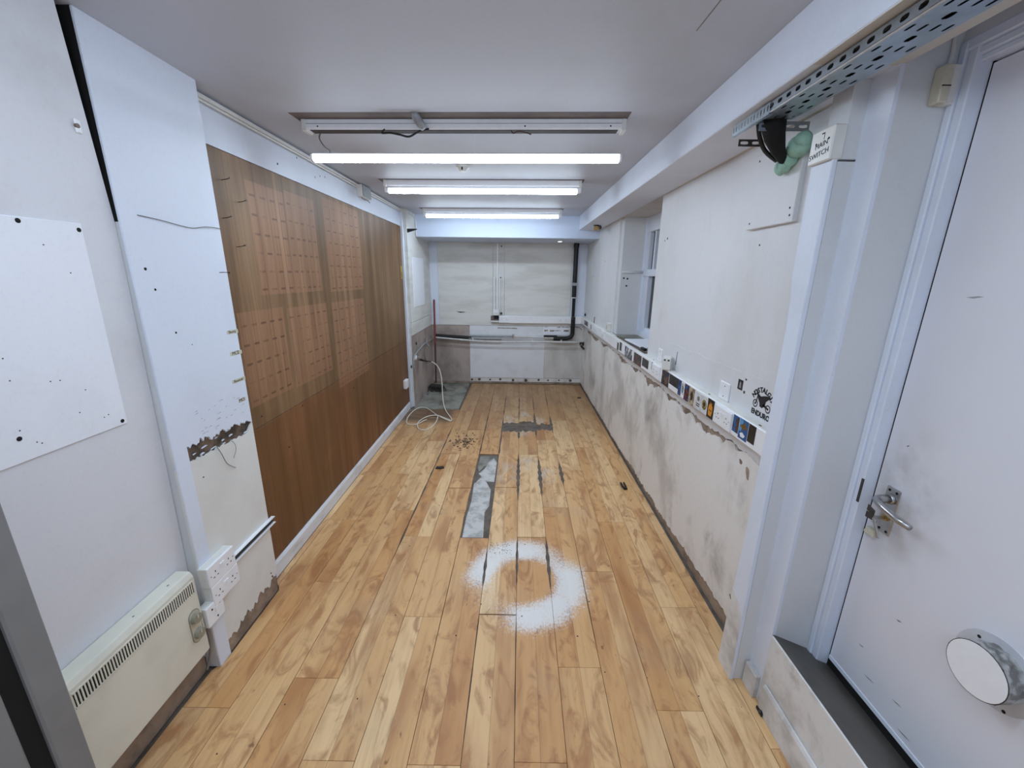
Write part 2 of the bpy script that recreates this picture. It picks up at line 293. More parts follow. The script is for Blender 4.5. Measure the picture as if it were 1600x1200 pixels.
# ------------------------------------------------------------------ mesh helpers
class MB:
    def __init__(self, m=None): self.v = []; self.f = []; self.m = m or Matrix.Identity(4)
    def add(self, vs, fs):
        o = len(self.v); self.v += [self.m @ Vector(p) for p in vs]; self.f += [tuple(i + o for i in f) for f in fs]; return self
    def box(self, x0, x1, y0, y1, z0, z1):
        p = [(x0, y0, z0), (x1, y0, z0), (x1, y1, z0), (x0, y1, z0), (x0, y0, z1), (x1, y0, z1), (x1, y1, z1), (x0, y1, z1)]
        return self.add(p, [(0, 3, 2, 1), (4, 5, 6, 7), (0, 1, 5, 4), (1, 2, 6, 5), (2, 3, 7, 6), (3, 0, 4, 7)])
    def hexa(self, p):   # 8 corners: bottom 4 ccw, top 4 ccw
        return self.add(p, [(0, 3, 2, 1), (4, 5, 6, 7), (0, 1, 5, 4), (1, 2, 6, 5), (2, 3, 7, 6), (3, 0, 4, 7)])
    def prism(self, poly, axis, d0, d1):
        n = len(poly)
        def P(a, b, d): return {'x': (d, a, b), 'y': (a, d, b), 'z': (a, b, d)}[axis]
        vs = [P(a, b, d0) for a, b in poly] + [P(a, b, d1) for a, b in poly]
        return self.add(vs, [tuple(range(n))[::-1], tuple(range(n, 2 * n))] + [(i, (i + 1) % n, n + (i + 1) % n, n + i) for i in range(n)])
    def ring(self, cs, rs, frames, seg, caps=True, closed=False):
        vs = []
        for c, r, (a, b) in zip(cs, rs, frames):
            for k in range(seg):
                t = 2 * PI * k / seg; vs.append(tuple(c + (a * math.cos(t) + b * math.sin(t)) * r))
        fs = []
        n = len(cs)
        for i in range(n - 1 if not closed else n):
            j = (i + 1) % n
            for k in range(seg): fs.append((i * seg + k, i * seg + (k + 1) % seg, j * seg + (k + 1) % seg, j * seg + k))
        if caps and not closed: fs += [tuple(range(seg))[::-1], tuple(range((n - 1) * seg, n * seg))]
        return self.add(vs, fs)
    def cyl(self, p0, p1, r0, r1=None, seg=14):
        p0, p1 = Vector(p0), Vector(p1); d = (p1 - p0).normalized()
        a = d.orthogonal().normalized(); b = d.cross(a)
        return self.ring([p0, p1], [r0, r0 if r1 is None else r1], [(a, b)] * 2, seg)
    def tube(self, pts, r, seg=8, smooth=0):
        P = [Vector(p) for p in pts]
        if smooth:
            Q = []
            for i in range(len(P) - 1):
                p0, p1, p2, p3 = P[max(0, i - 1)], P[i], P[i + 1], P[min(len(P) - 1, i + 2)]
                for k in range(smooth):
                    t = k / smooth
                    Q.append(0.5 * ((2 * p1) + (p2 - p0) * t + (2 * p0 - 5 * p1 + 4 * p2 - p3) * t * t + (3 * p1 - p0 - 3 * p2 + p3) * t ** 3))
            P = Q + [P[-1]]
        fr = []; a = None
        for i in range(len(P)):
            d = (P[min(i + 1, len(P) - 1)] - P[max(i - 1, 0)])
            d = d.normalized() if d.length > 1e-9 else Vector((0, 0, 1))
            a = d.orthogonal().normalized() if a is None else (a - d * a.dot(d))
            a = a.normalized() if a.length > 1e-6 else d.orthogonal().normalized()
            fr.append((a, d.cross(a)))
        return self.ring(P, r if isinstance(r, list) else [r] * len(P), fr, seg)
    def blob(self, c, r, amp=0.15, seed=0, sub=2, scale=(1, 1, 1)):
        bm = bmesh.new(); bmesh.ops.create_icosphere(bm, subdivisions=sub, radius=1.0); rr = random.Random(seed)
        bm.verts.index_update()
        vs = [(c[0] + v.co.x * r * scale[0] * (1 + rr.uniform(-amp, amp)), c[1] + v.co.y * r * scale[1] * (1 + rr.uniform(-amp, amp)), c[2] + v.co.z * r * scale[2] * (1 + rr.uniform(-amp, amp))) for v in bm.verts]
        fs = [tuple(v.index for v in f.verts) for f in bm.faces]; bm.free()
        return self.add(vs, fs)
    def build(self, name, mat, parent=None, bevel=0.0, smooth=False, kind=None, label=None, cat=None, group=None, seg=1, solid=0.0):
        lo = Vector((min(v[i] for v in self.v) for i in range(3))); hi = Vector((max(v[i] for v in self.v) for i in range(3)))
        o = Vector(((lo.x + hi.x) / 2, (lo.y + hi.y) / 2, lo.z))
        me = bpy.data.meshes.new(name); me.from_pydata([v - o for v in self.v], [], self.f); me.update()
        bm = bmesh.new(); bm.from_mesh(me); bmesh.ops.recalc_face_normals(bm, faces=bm.faces); bm.to_mesh(me); bm.free()
        me.materials.append(M[mat] if isinstance(mat, str) else mat)
        if smooth:
            for p in me.polygons: p.use_smooth = True
        ob = bpy.data.objects.new(name, me); C.objects.link(ob)
        return place(ob, o, parent, bevel, kind, label, cat, group, seg, solid)

WORLD = {}
def place(ob, o, parent=None, bevel=0.0, kind=None, label=None, cat=None, group=None, seg=1, solid=0.0):
    WORLD[ob] = Vector(o)
    if parent is not None: ob.parent = parent; ob.location = o - WORLD[parent]
    else: ob.location = o
    if solid:
        md = ob.modifiers.new('solid', 'SOLIDIFY'); md.thickness = solid; md.offset = 0
    if bevel:
        md = ob.modifiers.new('bevel', 'BEVEL'); md.width = bevel; md.segments = seg; md.limit_method = 'ANGLE'; md.angle_limit = math.radians(40)
    tag(ob, label, cat, group, kind)
    return ob
def tag(ob, label=None, cat=None, group=None, kind=None):
    if label: ob['label'] = label
    if cat: ob['category'] = cat
    if group: ob['group'] = group
    if kind: ob['kind'] = kind
    return ob
def thing(name, loc, label, cat, group=None, kind=None):
    ob = bpy.data.objects.new(name, None); C.objects.link(ob); ob.empty_display_size = 0.05
    return place(ob, Vector(loc), label=label, cat=cat, group=group, kind=kind)
def wallm(side, a, b, d):
    """frame on a wall: local x to the right, y up, z out into the room"""
    if side == 'right': u, n, o = Vector((0, -1, 0)), Vector((-1, 0, 0)), Vector((d, a, b))
    elif side == 'left': u, n, o = Vector((0, 1, 0)), Vector((1, 0, 0)), Vector((d, a, b))
    elif side == 'back': u, n, o = Vector((1, 0, 0)), Vector((0, -1, 0)), Vector((a, d, b))
    v = Vector((0, 0, 1)); m = Matrix.Identity(4)
    for i in range(3): m[i][0] = u[i]; m[i][1] = v[i]; m[i][2] = n[i]; m[i][3] = o[i]
    return m
def jag(p0, p1, n, amp, seed, lump=0.0):
    r = random.Random(seed); out = []
    ph = [r.uniform(0, 6.28) for _ in range(4)]
    for i in range(n + 1):
        t = i / n; a = p0[0] + (p1[0] - p0[0]) * t; b = p0[1] + (p1[1] - p0[1]) * t
        w = lump * (0.5 * math.sin(7.1 * t * PI + ph[0]) + 0.35 * math.sin(17.3 * t * PI + ph[1]) + 0.25 * math.sin(33 * t * PI + ph[2]))
        out.append((a, b + r.uniform(-amp, amp) + w))
    return out
def text(s, size, m, mat, name, parent, extrude=0.0003, label=None, bold=0.0):
    cu = bpy.data.curves.new('t', 'FONT'); cu.body = s; cu.size = size; cu.extrude = extrude; cu.align_x = 'CENTER'; cu.align_y = 'CENTER'; cu.resolution_u = 3; cu.offset = bold
    ob = bpy.data.objects.new('t', cu); C.objects.link(ob); bpy.context.view_layer.update()
    dg = bpy.context.evaluated_depsgraph_get(); me = bpy.data.meshes.new_from_object(ob.evaluated_get(dg))
    mb = MB(m); mb.add([tuple(v.co) for v in me.vertices], [tuple(p.vertices) for p in me.polygons])
    bpy.data.objects.remove(ob); bpy.data.meshes.remove(me); bpy.data.curves.remove(cu)
    return mb.build(name, mat, parent, label=label)

# ------------------------------------------------------------------ the setting
ZC = 2.235      # ceiling height
BX, BZ = 0.735, 2.08   # downstand beam: face and underside
YB = 5.78       # back wall

floor = MB().box(-1.30, 1.30, -1.80, 5.86, -0.08, -0.009).build('floor', 'screed', kind='structure', label='pale laminate plank floor with gaps, a missing board and bare screed below')
ceiling = MB().box(-1.45, 1.40, -1.80, 5.90, ZC, ZC + 0.12).build('ceiling', 'ceiling', kind='structure', label='flat grey-white painted ceiling')
MB().box(BX, 0.962, -1.80, 5.03, BZ, ZC).build('beam', 'white', ceiling, bevel=0.003, label='white painted downstand beam along the right side')
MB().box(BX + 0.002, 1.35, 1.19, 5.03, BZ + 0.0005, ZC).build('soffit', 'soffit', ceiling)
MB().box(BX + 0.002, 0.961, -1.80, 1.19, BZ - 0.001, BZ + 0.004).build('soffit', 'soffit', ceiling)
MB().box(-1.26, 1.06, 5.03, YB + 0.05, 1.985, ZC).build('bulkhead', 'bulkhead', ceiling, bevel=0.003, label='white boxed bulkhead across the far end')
MB().prism([(0.506, 1.20), (0.509, 1.20), (0.504, 1.366), (0.501, 1.366)], 'z', ZC - .0006, ZC + .001).build('crack', 'cable_grey', ceiling)
# unpainted strips behind the light fittings (fittings sit very slightly skew)
SKEW = -0.031
def skew_rect(cx, cy, hx, hy, z0, z1, rot=SKEW):
    c, s = math.cos(rot), math.sin(rot)
    P = [(cx + a * c - b * s, cy + a * s + b * c) for a, b in ((-hx, -hy), (hx, -hy), (hx, hy), (-hx, hy))]
    return [(p[0], p[1], z0) for p in P] + [(p[0], p[1], z1) for p in P]
for (cx, cy, hx, hy) in ((-0.26, 2.06, 0.745, 0.085), (-0.268, 3.28, 0.76, 0.055), (-0.27, 4.58, 0.76, 0.05)):
    MB().hexa(skew_rect(cx, cy, hx, hy, ZC - 0.0015, ZC + 0.001)).build('bare_strip', 'brown_patch', ceiling, label='bare brown unpainted strip')

# --- left wall
wl = MB()
wl.box(-1.42, -1.240, -1.80, 1.27, 0, ZC)                     # near length
wl.box(-1.42, -1.192, 1.276, 1.700, 0, ZC)                     # pillar core
wl.box(-1.42, -1.262, 1.700, 4.66, 0, ZC)                     # behind the plywood
wl.box(-1.42, -1.206, 4.66, 5.86, 0, ZC)                      # far length
wall_left = wl.build('wall_left', 'brick_dark', kind='structure', label='left wall with white pillar, plywood bay and patched far end')
SH = Matrix.Identity(4); SH[0][2] = 0.0215; SH[0][3] = -0.0215 * 0.45   # the near lining leans: further out at the top
# near lining with slanted edge leaving a black slot against the pillar trim
MB(SH).prism([(-1.80, 0.0)] + jag((-1.6, 0.05), (1.27, 0.05), 60, 0.006, 5, 0.012) + [(1.272, 0.4), (1.273, 1.68), (1.232, ZC), (-1.80, ZC)], 'x', -1.240, -1.225).build('lining', 'near_wall', wall_left)
MB().box(-1.2405, -1.2395, 1.20, 1.275, 1.3, ZC).build('slot', 'black_matt', wall_left, label='black open slot beside the trim')
MB(SH).prism([(-1.80, 0.1), (1.0, 0.1), (1.26, 0.115), (1.26, 0.15), (-1.80, 0.17)], 'x', -1.2255, -1.2235).build('paint_band', 'pink', wall_left)
# trim board and pillar plaster
MB().box(-1.1905, -1.1815, 1.2735, 1.335, 0.0, ZC).build('trim_board', 'white', wall_left, bevel=0.002)
MB().box(-1.2395, -1.1905, 1.2745, 1.335, 0.0, 1.70).build('trim_return', 'reveal', wall_left)
MB().box(-1.2395, -1.1905, 1.2745, 1.335, 1.70, ZC).build('slot_side', 'black_matt', wall_left)
up = [(1.70, ZC), (1.335, ZC)] + jag((1.335, 0.945), (1.672, 0.922), 46, 0.007, 11, 0.010) + [(1.70, 0.905)]
MB().prism(up, 'x', -1.192, -1.184).build('plaster', 'white', wall_left, label='white painted plaster of the pillar')
lowp = jag((1.272, 0.885), (1.66, 0.868), 40, 0.004, 12, 0.004) + [(1.685, 0.895), (1.70, 0.905)] + [(1.70, 0.105), (1.69, 0.10)] + jag((1.682, 0.095), (1.272, 0.06), 50, 0.006, 13, 0.022)
MB().prism(lowp, 'x', -1.192, -1.184).build('plaster', 'cream_wall', wall_left, label='cream lower plaster of the pillar')
MB().prism([(1.272, 0.9), (1.335, 0.9), (1.335, 1.0), (1.272, 1.0)], 'x', -1.192, -1.1845).build('plaster', 'cream_wall', wall_left)
# white plaster flakes still clinging in the broken band
for i in range(10):
    y = 1.35 + 0.30 * rng.random(); z = 0.88 + 0.05 * rng.random() - (y - 1.3) * 0.03; w = rng.uniform(0.012, 0.04); h = rng.uniform(0.003, 0.008)
    MB().prism([(y, z), (y + w, z + 0.003), (y + w * 0.8, z + h), (y + w * 0.2, z + h * 0.8)], 'x', -1.1925, -1.187).build('plaster_flake', 'white', wall_left)
# rough foot of the pillar and near wall
for (y0, y1, x, sd) in ((1.275, 1.69, -1.1865, 3), (-0.4, 1.262, -1.2285, 4)):
    MB().prism([(y0, 0)] + [(y1, 0)] + jag((y1, 0.10), (y0, 0.085), 50, 0.008, sd, 0.02), 'x', x - 0.005, x - 0.0015).build('rough_foot', 'render', wall_left)
# white band above the plywood
MB().box(-1.262, -1.250, 1.700, 4.735, 2.056, ZC).build('upper_band', 'white', wall_left)
# far end
MB().box(-1.206, -1.200, 4.641, YB, 0.0, 0.862).build('lower_plaster', 'pink', wall_left, label='bare pinkish plaster with brown stains')
MB().box(-1.206, -1.192, 4.641, YB, 0.866, 1.012).build('board', 'back_board', wall_left, bevel=0.0015)
MB().box(-1.206, -1.192, 4.641, 5.06, 1.016, ZC).build('board', 'back_board', wall_left, bevel=0.0015)
MB().box(-1.206, -1.194, 5.064, YB, 1.016, ZC).build('board', 'back_board', wall_left, bevel=0.0015)
MB().box(-1.194, -1.186, 4.80, 5.36, 1.18, 1.75).build('board', 'panel_white', wall_left, bevel=0.0015)
MB().box(-1.2615, -1.207, 4.641, 4.659, 0.0, ZC).build('board_end', 'back_board', wall_left)
MB().box(-1.2615, -1.228, 4.596, 4.640, 0.0, ZC).build('edge_batten', 'white', wall_left, bevel=0.002)

base_l = MB().prism([(-1.262, 0), (-1.237, 0), (-1.237, 0.072), (-1.244, 0.086), (-1.262, 0.086)], 'y', 1.702, 4.56).build('baseboard_left', 'skirting', kind='structure', bevel=0.002, label='scuffed white skirting board below the plywood')

# --- plywood cladding
ply = thing('plywood_cladding', (-1.256, 3.15, 0.086), 'large brown plywood cladding on the left wall with pale ghost rectangles', 'wall panel')
MB().box(-1.261, -1.250, 1.702, 4.594, 0.823, 2.054).build('plywood_sheet', 'ply_up', ply, bevel=0.0015, label='paler upper plywood sheet with rows of dash marks')
MB().box(-1.261, -1.251, 1.702, 4.594, 0.087, 0.820).build('plywood_sheet', 'ply_low', ply, bevel=0.0015, label='redder lower plywood sheet')

# --- back wall
wall_back = MB().box(-1.42, 1.30, YB + 0.012, YB + 0.15, 0, ZC).build('wall_back', 'pink', kind='structure', label='far end wall of patched white boards')
def bk(x0, x1, z0, z1, th, mat, nm='board', lab=None, bev=0.0015): return MB().box(x0, x1, YB + 0.012 - th, YB + 0.013, z0, z1).build(nm, mat, wall_back, bevel=bev, label=lab)
bk(-1.206, -0.655, 0.0, 0.858, 0.006, 'pink', 'lower_plaster', 'bare pinkish-brown plaster patch')
bk(-1.206, -1.082, 0.862, 1.99, 0.010, 'white', 'side_strip')
bk(-1.080, -0.318, 0.862, 1.99, 0.016, 'back_board', 'board', 'pale grey-white painted board')
bk(-0.316, -0.160, 0.862, 1.99, 0.012, 'back_board', 'side_strip')
bk(-0.158, 0.775, 0.862, 1.99, 0.016, 'back_board', 'board', 'pale grey-white painted board')
bk(0.777, 0.978, 0.862, 1.99, 0.010, 'white', 'side_strip')
bk(-0.653, 0.430, 0.090, 0.859, 0.018, 'back_low', 'board', 'cleaner white lower board')
bk(0.432, 0.976, 0.092, 0.859, 0.014, 'back_low2', 'board', 'greyer stained lower board')
bk(-0.655, 0.976, 0.030, 0.088, 0.010, 'dirty_white', 'foot_strip', 'chipped white strip with old fixing holes')
bk(-1.206, 0.976, 0.0, 0.030, 0.016, 'render', 'foot_strip')
for i, x in enumerate((-0.63, -0.52, -0.36, -0.21, -0.02, 0.17, 0.36, 0.50, 0.66, 0.83)):
    r = 0.012 + 0.012 * rng.random()
    MB(wallm('back', x, 0.058 + rng.uniform(-.008, .008), YB + 0.002)).cyl((0, 0, -0.002), (0, 0, 0.001), r, r, 10).build('knot', 'brick_dark', wall_back)
for (x, z, r) in ((-0.36, 1.93, .010), (-0.2, 1.94, .009), (0.73, 1.905, .012), (-0.345, 1.53, .011), (-0.21, 1.525, .009), (0.25, 1.535, .017), (0.715, 1.47, .013), (-0.99, 1.43, .009), (-1.06, 1.03, .008), (-0.17, 1.285, .008), (-0.17, 1.255, .006), (-0.25, 1.26, .006), (0.70, 1.03, .007), (0.62, 1.015, .006), (-0.3, .3, .006), (-0.2, .55, .006)):
    MB(wallm('back', x, z, YB - 0.0035)).cyl((0, 0, -0.004), (0, 0, 0.0004), r, r, 10).build('screw_hole', 'hole', wall_back)
MB().prism([(-0.84, 1.055), (-0.80, 1.040), (-0.74, 1.05), (-0.70, 1.045), (-0.78, 1.034)], 'y', YB - 0.0055, YB - 0.003).build('chip', 'brick_dark', wall_back)
bk(0.405, 0.785, 0.735, 0.857, 0.021, 'panel_white', 'repair_panel', 'white repair panel with brown scars')
for (x0, x1, z, h) in ((0.42, 0.47, 0.80, .012), (0.50, 0.56, 0.797, .012), (0.565, 0.66, 0.80, .004), (0.70, 0.775, 0.798, .012), (0.43, 0.47, .85, .004), (0.60, 0.65, .848, .005), (0.67, 0.77, .848, .005)):
    MB().prism([(x0, z - h)] + jag((x0, z - h), (x1, z - h * .8), 5, .003, int(x0 * 999)) + jag((x1, z + h), (x0, z + h * .8), 5, .003, int(x1 * 999)), 'y', YB - 0.010, YB - 0.008).build('scar', 'render', wall_back)
MB().prism(jag((-0.25, 0.823), (0.03, 0.818), 10, .002, 8) + jag((0.03, 0.83), (-0.25, 0.833), 10, .003, 9), 'y', YB - 0.0075, YB - 0.005).build('scar', 'render', wall_back)

# --- right wall
wr = MB()
wr.box(0.985, 1.30, 1.26, 2.92, 0, BZ + 0.01); wr.box(0.985, 1.30, 4.05, 5.86, 0, BZ + 0.01); wr.box(0.985, 1.30, 2.92, 4.05, 0, 0.985)
wr.box(0.985, 1.30, 4.05, 5.86, BZ, ZC)
wall_right = wr.build('wall_right', 'render', kind='structure', label='right wall with stained plaster, window recess and broken patches')
bot = jag((1.355, 0.846), (5.78, 0.856), 220, 0.006, 21, 0.010)
upper = bot + [(YB, 2.08), (4.05, 2.08), (4.05, 0.995), (2.92, 0.995), (2.92, 2.08), (1.355, 2.08)]
MB().prism(upper, 'x', 0.975, 0.985).build('upper_plaster', 'upper_right', wall_right, label='white upper plaster')
top = jag((YB, 0.836), (1.355, 0.824), 220, 0.008, 22, 0.016)
# deeper bites out of the lower plaster under the trunking
def bite(pts, y, dz, w):
    return [(p[0], p[1] - 1.5 * dz * math.exp(-((p[0] - y) / w) ** 2)) for p in pts]
for y, dz, w in ((2.85, .05, .06), (2.72, .035, .05), (2.2, .03, .05), (1.95, .035, .06), (1.86, .02, .05), (1.62, .02, .03), (4.9, .03, .2), (3.6, .03, .1), (4.4, .03, .15), (5.3, .03, .2), (3.2, .03, .08), (2.45, .02, .05), (2.05, .03, .03), (1.75, .03, .03)): top = bite(top, y, dz, w)
# between bites the lower plaster almost meets the upper
top = [(a, min(b + 0.018, 0.862)) for a, b in top]
foot = [(a, max(b, 0.012) + 0.045 * max(0, (3.2 - a) / 1.85)) for a, b in jag((1.355, 0.040), (YB, 0.030), 260, 0.010, 23, 0.012)]
MB().prism(foot + top, 'x', 0.975, 0.985).build('lower_plaster', 'stained', wall_right, label='grey stained lower plaster with torn edges')
for k, (y, z, w, h) in enumerate(((1.525, .775, .012, .030), (1.585, .800, .011, .012))):
    pts = [(w * math.cos(a) * (1 + .2 * math.sin(3 * a + k)) - .3 * h * math.sin(a), h * math.sin(a) * (1 + .15 * math.cos(2 * a))) for a in [2 * PI * i / 16 for i in range(16)]]
    MB(wallm('right', y, z, 0.975)).prism(pts, 'z', -.002, .0006).build('bare_spot', 'render', wall_right)
for (y, z, r) in ((2.757, 1.80, .008), (2.80, 1.79, .005), (1.709, 1.688, .004), (5.25, 1.56, .006), (4.6, 1.72, .006)):
    MB(wallm('right', y, z, 0.975)).cyl((0, 0, -.002), (0, 0, .0006), r, r, 8).build('screw_hole', 'hole', wall_right)
MB(wallm('right', 2.387, 1.088, .975)).prism([(-.006, -.04), (.002, -.04), (.007, .04), (.002, .04)], 'z', -.001, .0008).build('scratch', 'hole', wall_right)
MB().prism(jag((1.40, 1.155), (2.50, 1.150), 40, .003, 31, .006) + jag((2.50, 1.162), (1.40, 1.175), 40, .003, 32, .006), 'x', 0.9738, 0.976).build('plaster_ridge', 'upper_right', wall_right)
# pilaster block beside the door and near wall beyond the door
MB().box(0.950, 1.30, 1.180, 1.262, 0, ZC).build('pilaster', 'reveal', wall_right)
MB().box(0.9488, 0.960, 1.1788, 1.2622, 0.0, BZ).build('pilaster_face', 'white', wall_right)
MB().box(0.928, 0.951, 1.186, 1.256, 0, 0.105).build('skirting_block', 'dirty_white', wall_right, bevel=0.004)
MB().box(0.950, 1.30, -1.80, 0.29, 0, ZC).build('near_length', 'white', wall_right)
MB().box(1.17, 1.30, 0.29, 1.18, 0, ZC).build('door_backing', 'black_matt', wall_right)
MB().box(1.09, 1.20, 0.29, 1.18, 2.12, ZC).build('overdoor', 'reveal', wall_right)
# kerb and threshold
kerb = MB().hexa([(0.944, 0.29, 0), (0.985, 0.29, 0), (0.985, 1.18, 0), (0.944, 1.18, 0), (0.947, 0.29, 0.312), (0.985, 0.29, 0.297), (0.985, 1.18, 0.297), (0.947, 1.18, 0.312)]).build('kerb', 'dirty_white', wall_right, bevel=0.004, label='dirty white painted door kerb')
MB().hexa([(0.952, 0.29, 0.0), (1.17, 0.29, 0.0), (1.17, 1.18, 0.0), (0.952, 1.18, 0.0), (0.952, 0.29, 0.3125), (1.17, 0.29, 0.215), (1.17, 1.18, 0.215), (0.952, 1.18, 0.3125)]).build('threshold', 'sill_dark', wall_right, label='dark grey sloping threshold')
base_r = MB().prism([(0.944, 0), (0.930, 0), (0.932, 0.105), (0.938, 0.118), (0.944, 0.118)], 'y', 0.29, 1.150).build('baseboard_right', 'dirty_white', kind='structure', bevel=0.002, label='grubby white skirting along the foot of the kerb')
wall_front = MB().box(-1.42, 1.30, -1.95, -1.80, 0, ZC).build('wall_front', 'white', kind='structure', label='plain white wall behind the viewer')

# boxed-in riser standing against the right wall
RZ = [(1.354, 0), (1.345, .3), (1.330, .6), (1.322, 1.0), (1.320, 1.4), (1.326, 1.5), (1.338, 1.56), (1.344, 1.885)]
tr = MB().prism([(1.258, 0)] + RZ + [(1.258, 1.885)], 'x', 0.882, 0.897)
riser = tr.build('trim_1', 'white', kind='structure', bevel=0.002, label='tall white boxed riser between the wall and the door')
MB().box(0.8985, 0.976, 1.262, 1.312, 0, 1.880).build('riser_body', 'reveal', riser, bevel=0.002)
MB().box(0.905, 0.976, 1.262, 1.340, 1.885, BZ).build('riser_top', 'reveal', riser, bevel=0.002)
MB().prism([(1.258, 0), (1.353, 0), (1.342, .37), (1.33, .368), (1.29, .345), (1.262, .31), (1.258, .28)], 'x', 0.8814, 0.8822).build('grubby_foot', 'dirty_white', riser)
MB().box(0.897, 0.8985, 1.265, 1.31, 0.01, 1.88).build('riser_gap', 'hole', riser)
MB(wallm('right', 1.335, .33, .882)).prism([(-.02, -.004), (-.008, -.016), (-.003, -.014), (-.016, .0)], 'z', 0, .0008).build('scratch', 'hole', riser)

# --- floor boards (each a child of the floor)
BW, BL = 0.176, 1.186
def linex(b, y): return 0.030 + BW * b + 0.0125 * (y - 2.0)
GAPS = [(0, 2.55, 3.37, .030, 1), (1, 2.6, 3.29, .034, 1), (2, 2.78, 3.2, .034, 1), (0, 3.7, 3.9, .03, 1), (1, 3.72, 4.48, .035, 1), (2, 3.88, 4.38, .032, 1),
        (-1, 3.31, 4.25, .016, 0), (-2, 2.13, 4.5, .011, 0), (-4, 1.9, 4.05, .012, 0), (-3, 2.3, 3.35, .004, 0), (0, 1.74, 2.16, .016, 1), (1, 1.72, 2.16, .022, 1),
        (-1, 1.72, 2.02, .018, 1), (-1, 1.0, 1.56, .005, 0), (-1, 4.4, 5.1, .012, 0), (0, 4.2, 5.1, .012, 0), (1, 4.5, 5.1, .012, 1), (2, 4.7, 5.2, .012, 1), (-2, 4.5, 5.06, .007, 0), (-3, 3.9, 4.7, .004, 0), (2, 1.4, 1.9, .005, 0), (0, 1.1, 1.56, .004, 0), (-2, 1.2, 2.1, .003, 0)]
def gap(b, y):
    g = 0.0007
    for bb, y0, y1, w, shape in GAPS:
        if bb == b and y0 < y < y1:
            t = (y - y0) / (y1 - y0)
            g = max(g, w * 0.5 * (math.sin(PI * t) ** 0.8 * (0.85 + 0.3 * math.sin(y * 61 + b)) if shape else min(1, 12 * t, 12 * (1 - t)) * (0.85 + 0.25 * math.sin(y * 23 + b))))
    return g
STARTS = {-1: 1.557 - BL, -2: 2.133 - BL, 0: 2.146 - BL, 1: 2.485 - BL, -3: 2.725 - 2 * BL, -4: 2.14 - BL, -5: 1.234, 2: 1.86, 3: 2.32, 4: 1.62, 5: 2.2, -6: 1.75, -7: 2.3, -8: 1.9}
WIDE_END = {(-2, 3.31): .014, (-3, 2.725): .008, (-1, 2.74): .008, (-4, 3.32): .005, (-1, 1.557): .006, (0, 2.146): .005, (-2, 4.51): .007, (-1, 5.08): .008, (-3, 3.91): .005}
SPLIT = {(-1, 3): (3.885, 4.125), (0, 3): (3.895, 4.17), (1, 3): (3.945, 4.105)}
def xlim(x, y):
    lo = -1.182 if y < 1.71 else (-1.235 if y < 4.6 else -1.20)
    if y < 1.27: lo = -1.222
    return min(max(x, lo), 0.968 if y > 1.36 else (0.940 if y < 1.15 else 0.968))
def board(b, ya, yb, ea=0.0, eb=0.0, ja=0.0, jb=0.0):
    n = max(2, int((yb - ya) / 0.035)); L = []; Rr = []
    ya += ea + 0.0006; yb -= eb + 0.0006
    for i in range(n + 1):
        y = ya + (yb - ya) * i / n
        L.append((xlim(linex(b, y) + gap(b, y), y), y)); Rr.append((xlim(linex(b + 1, y) - gap(b + 1, y), y), y))
    if Rr[n // 2][0] - L[n // 2][0] < 0.012: return
    r = random.Random(int(ya * 1000) + b)
    def endpts(p, q, amp):
        return [] if amp == 0 else [(p[0] + (q[0] - p[0]) * k / 8, p[1] + r.uniform(-amp, amp)) for k in range(1, 8)]
    poly = L + endpts(L[-1], Rr[-1], jb) + Rr[::-1] + endpts(Rr[0], L[0], ja)
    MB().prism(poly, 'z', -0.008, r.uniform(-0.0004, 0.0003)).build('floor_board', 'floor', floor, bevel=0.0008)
nb = 0
for b in range(-8, 6):
    y = STARTS[b]
    if b == -8: y = 1.72
    while y > -0.9 and b != -8: y -= BL
    while y < 5.76:
        y1 = min(y + BL, 5.765)
        yc = (y + y1) / 2
        skip = (b == -2 and 2.2 < yc < 3.2)
        if not skip and y1 > -0.9:
            ea = next((w for (bb, yy), w in WIDE_END.items() if bb == b and abs(yy - y) < .03), 0); eb = 0
            segs = [(y, y1, ea, eb, 0, 0)]
            if b in (-1,) and abs(y1 - 3.929) < .05: segs = [(y, 3.885, ea, 0, 0, .022)]
            elif b in (-1,) and abs(y - 3.929) < .05: segs = [(4.125, y1, 0, 0, .03, 0)]
            elif b == 0 and y < 4.0 < y1: segs = [(y, 3.895, ea, 0, 0, .03), (4.17, y1, 0, 0, .04, 0)]
            elif b == 1 and y < 4.0 < y1: segs = [(y, 3.945, ea, 0, 0, .035), (4.105, y1, 0, 0, .05, 0)]
            for sg in segs:
                a0, a1 = sg[0], sg[1]
                if b <= -5 and a1 > 4.55:          # bare concrete in the far left corner
                    a1 = 4.55
                    if a0 > 4.45: continue
                board(b, a0, a1, *sg[2:])
        y = y1 if y1 < 5.76 else 9
MB().box(-1.204, -0.664, 4.555, YB, -0.009, -0.0015).build('concrete_patch', 'concrete', floor, label='bare grey concrete in the far corner')
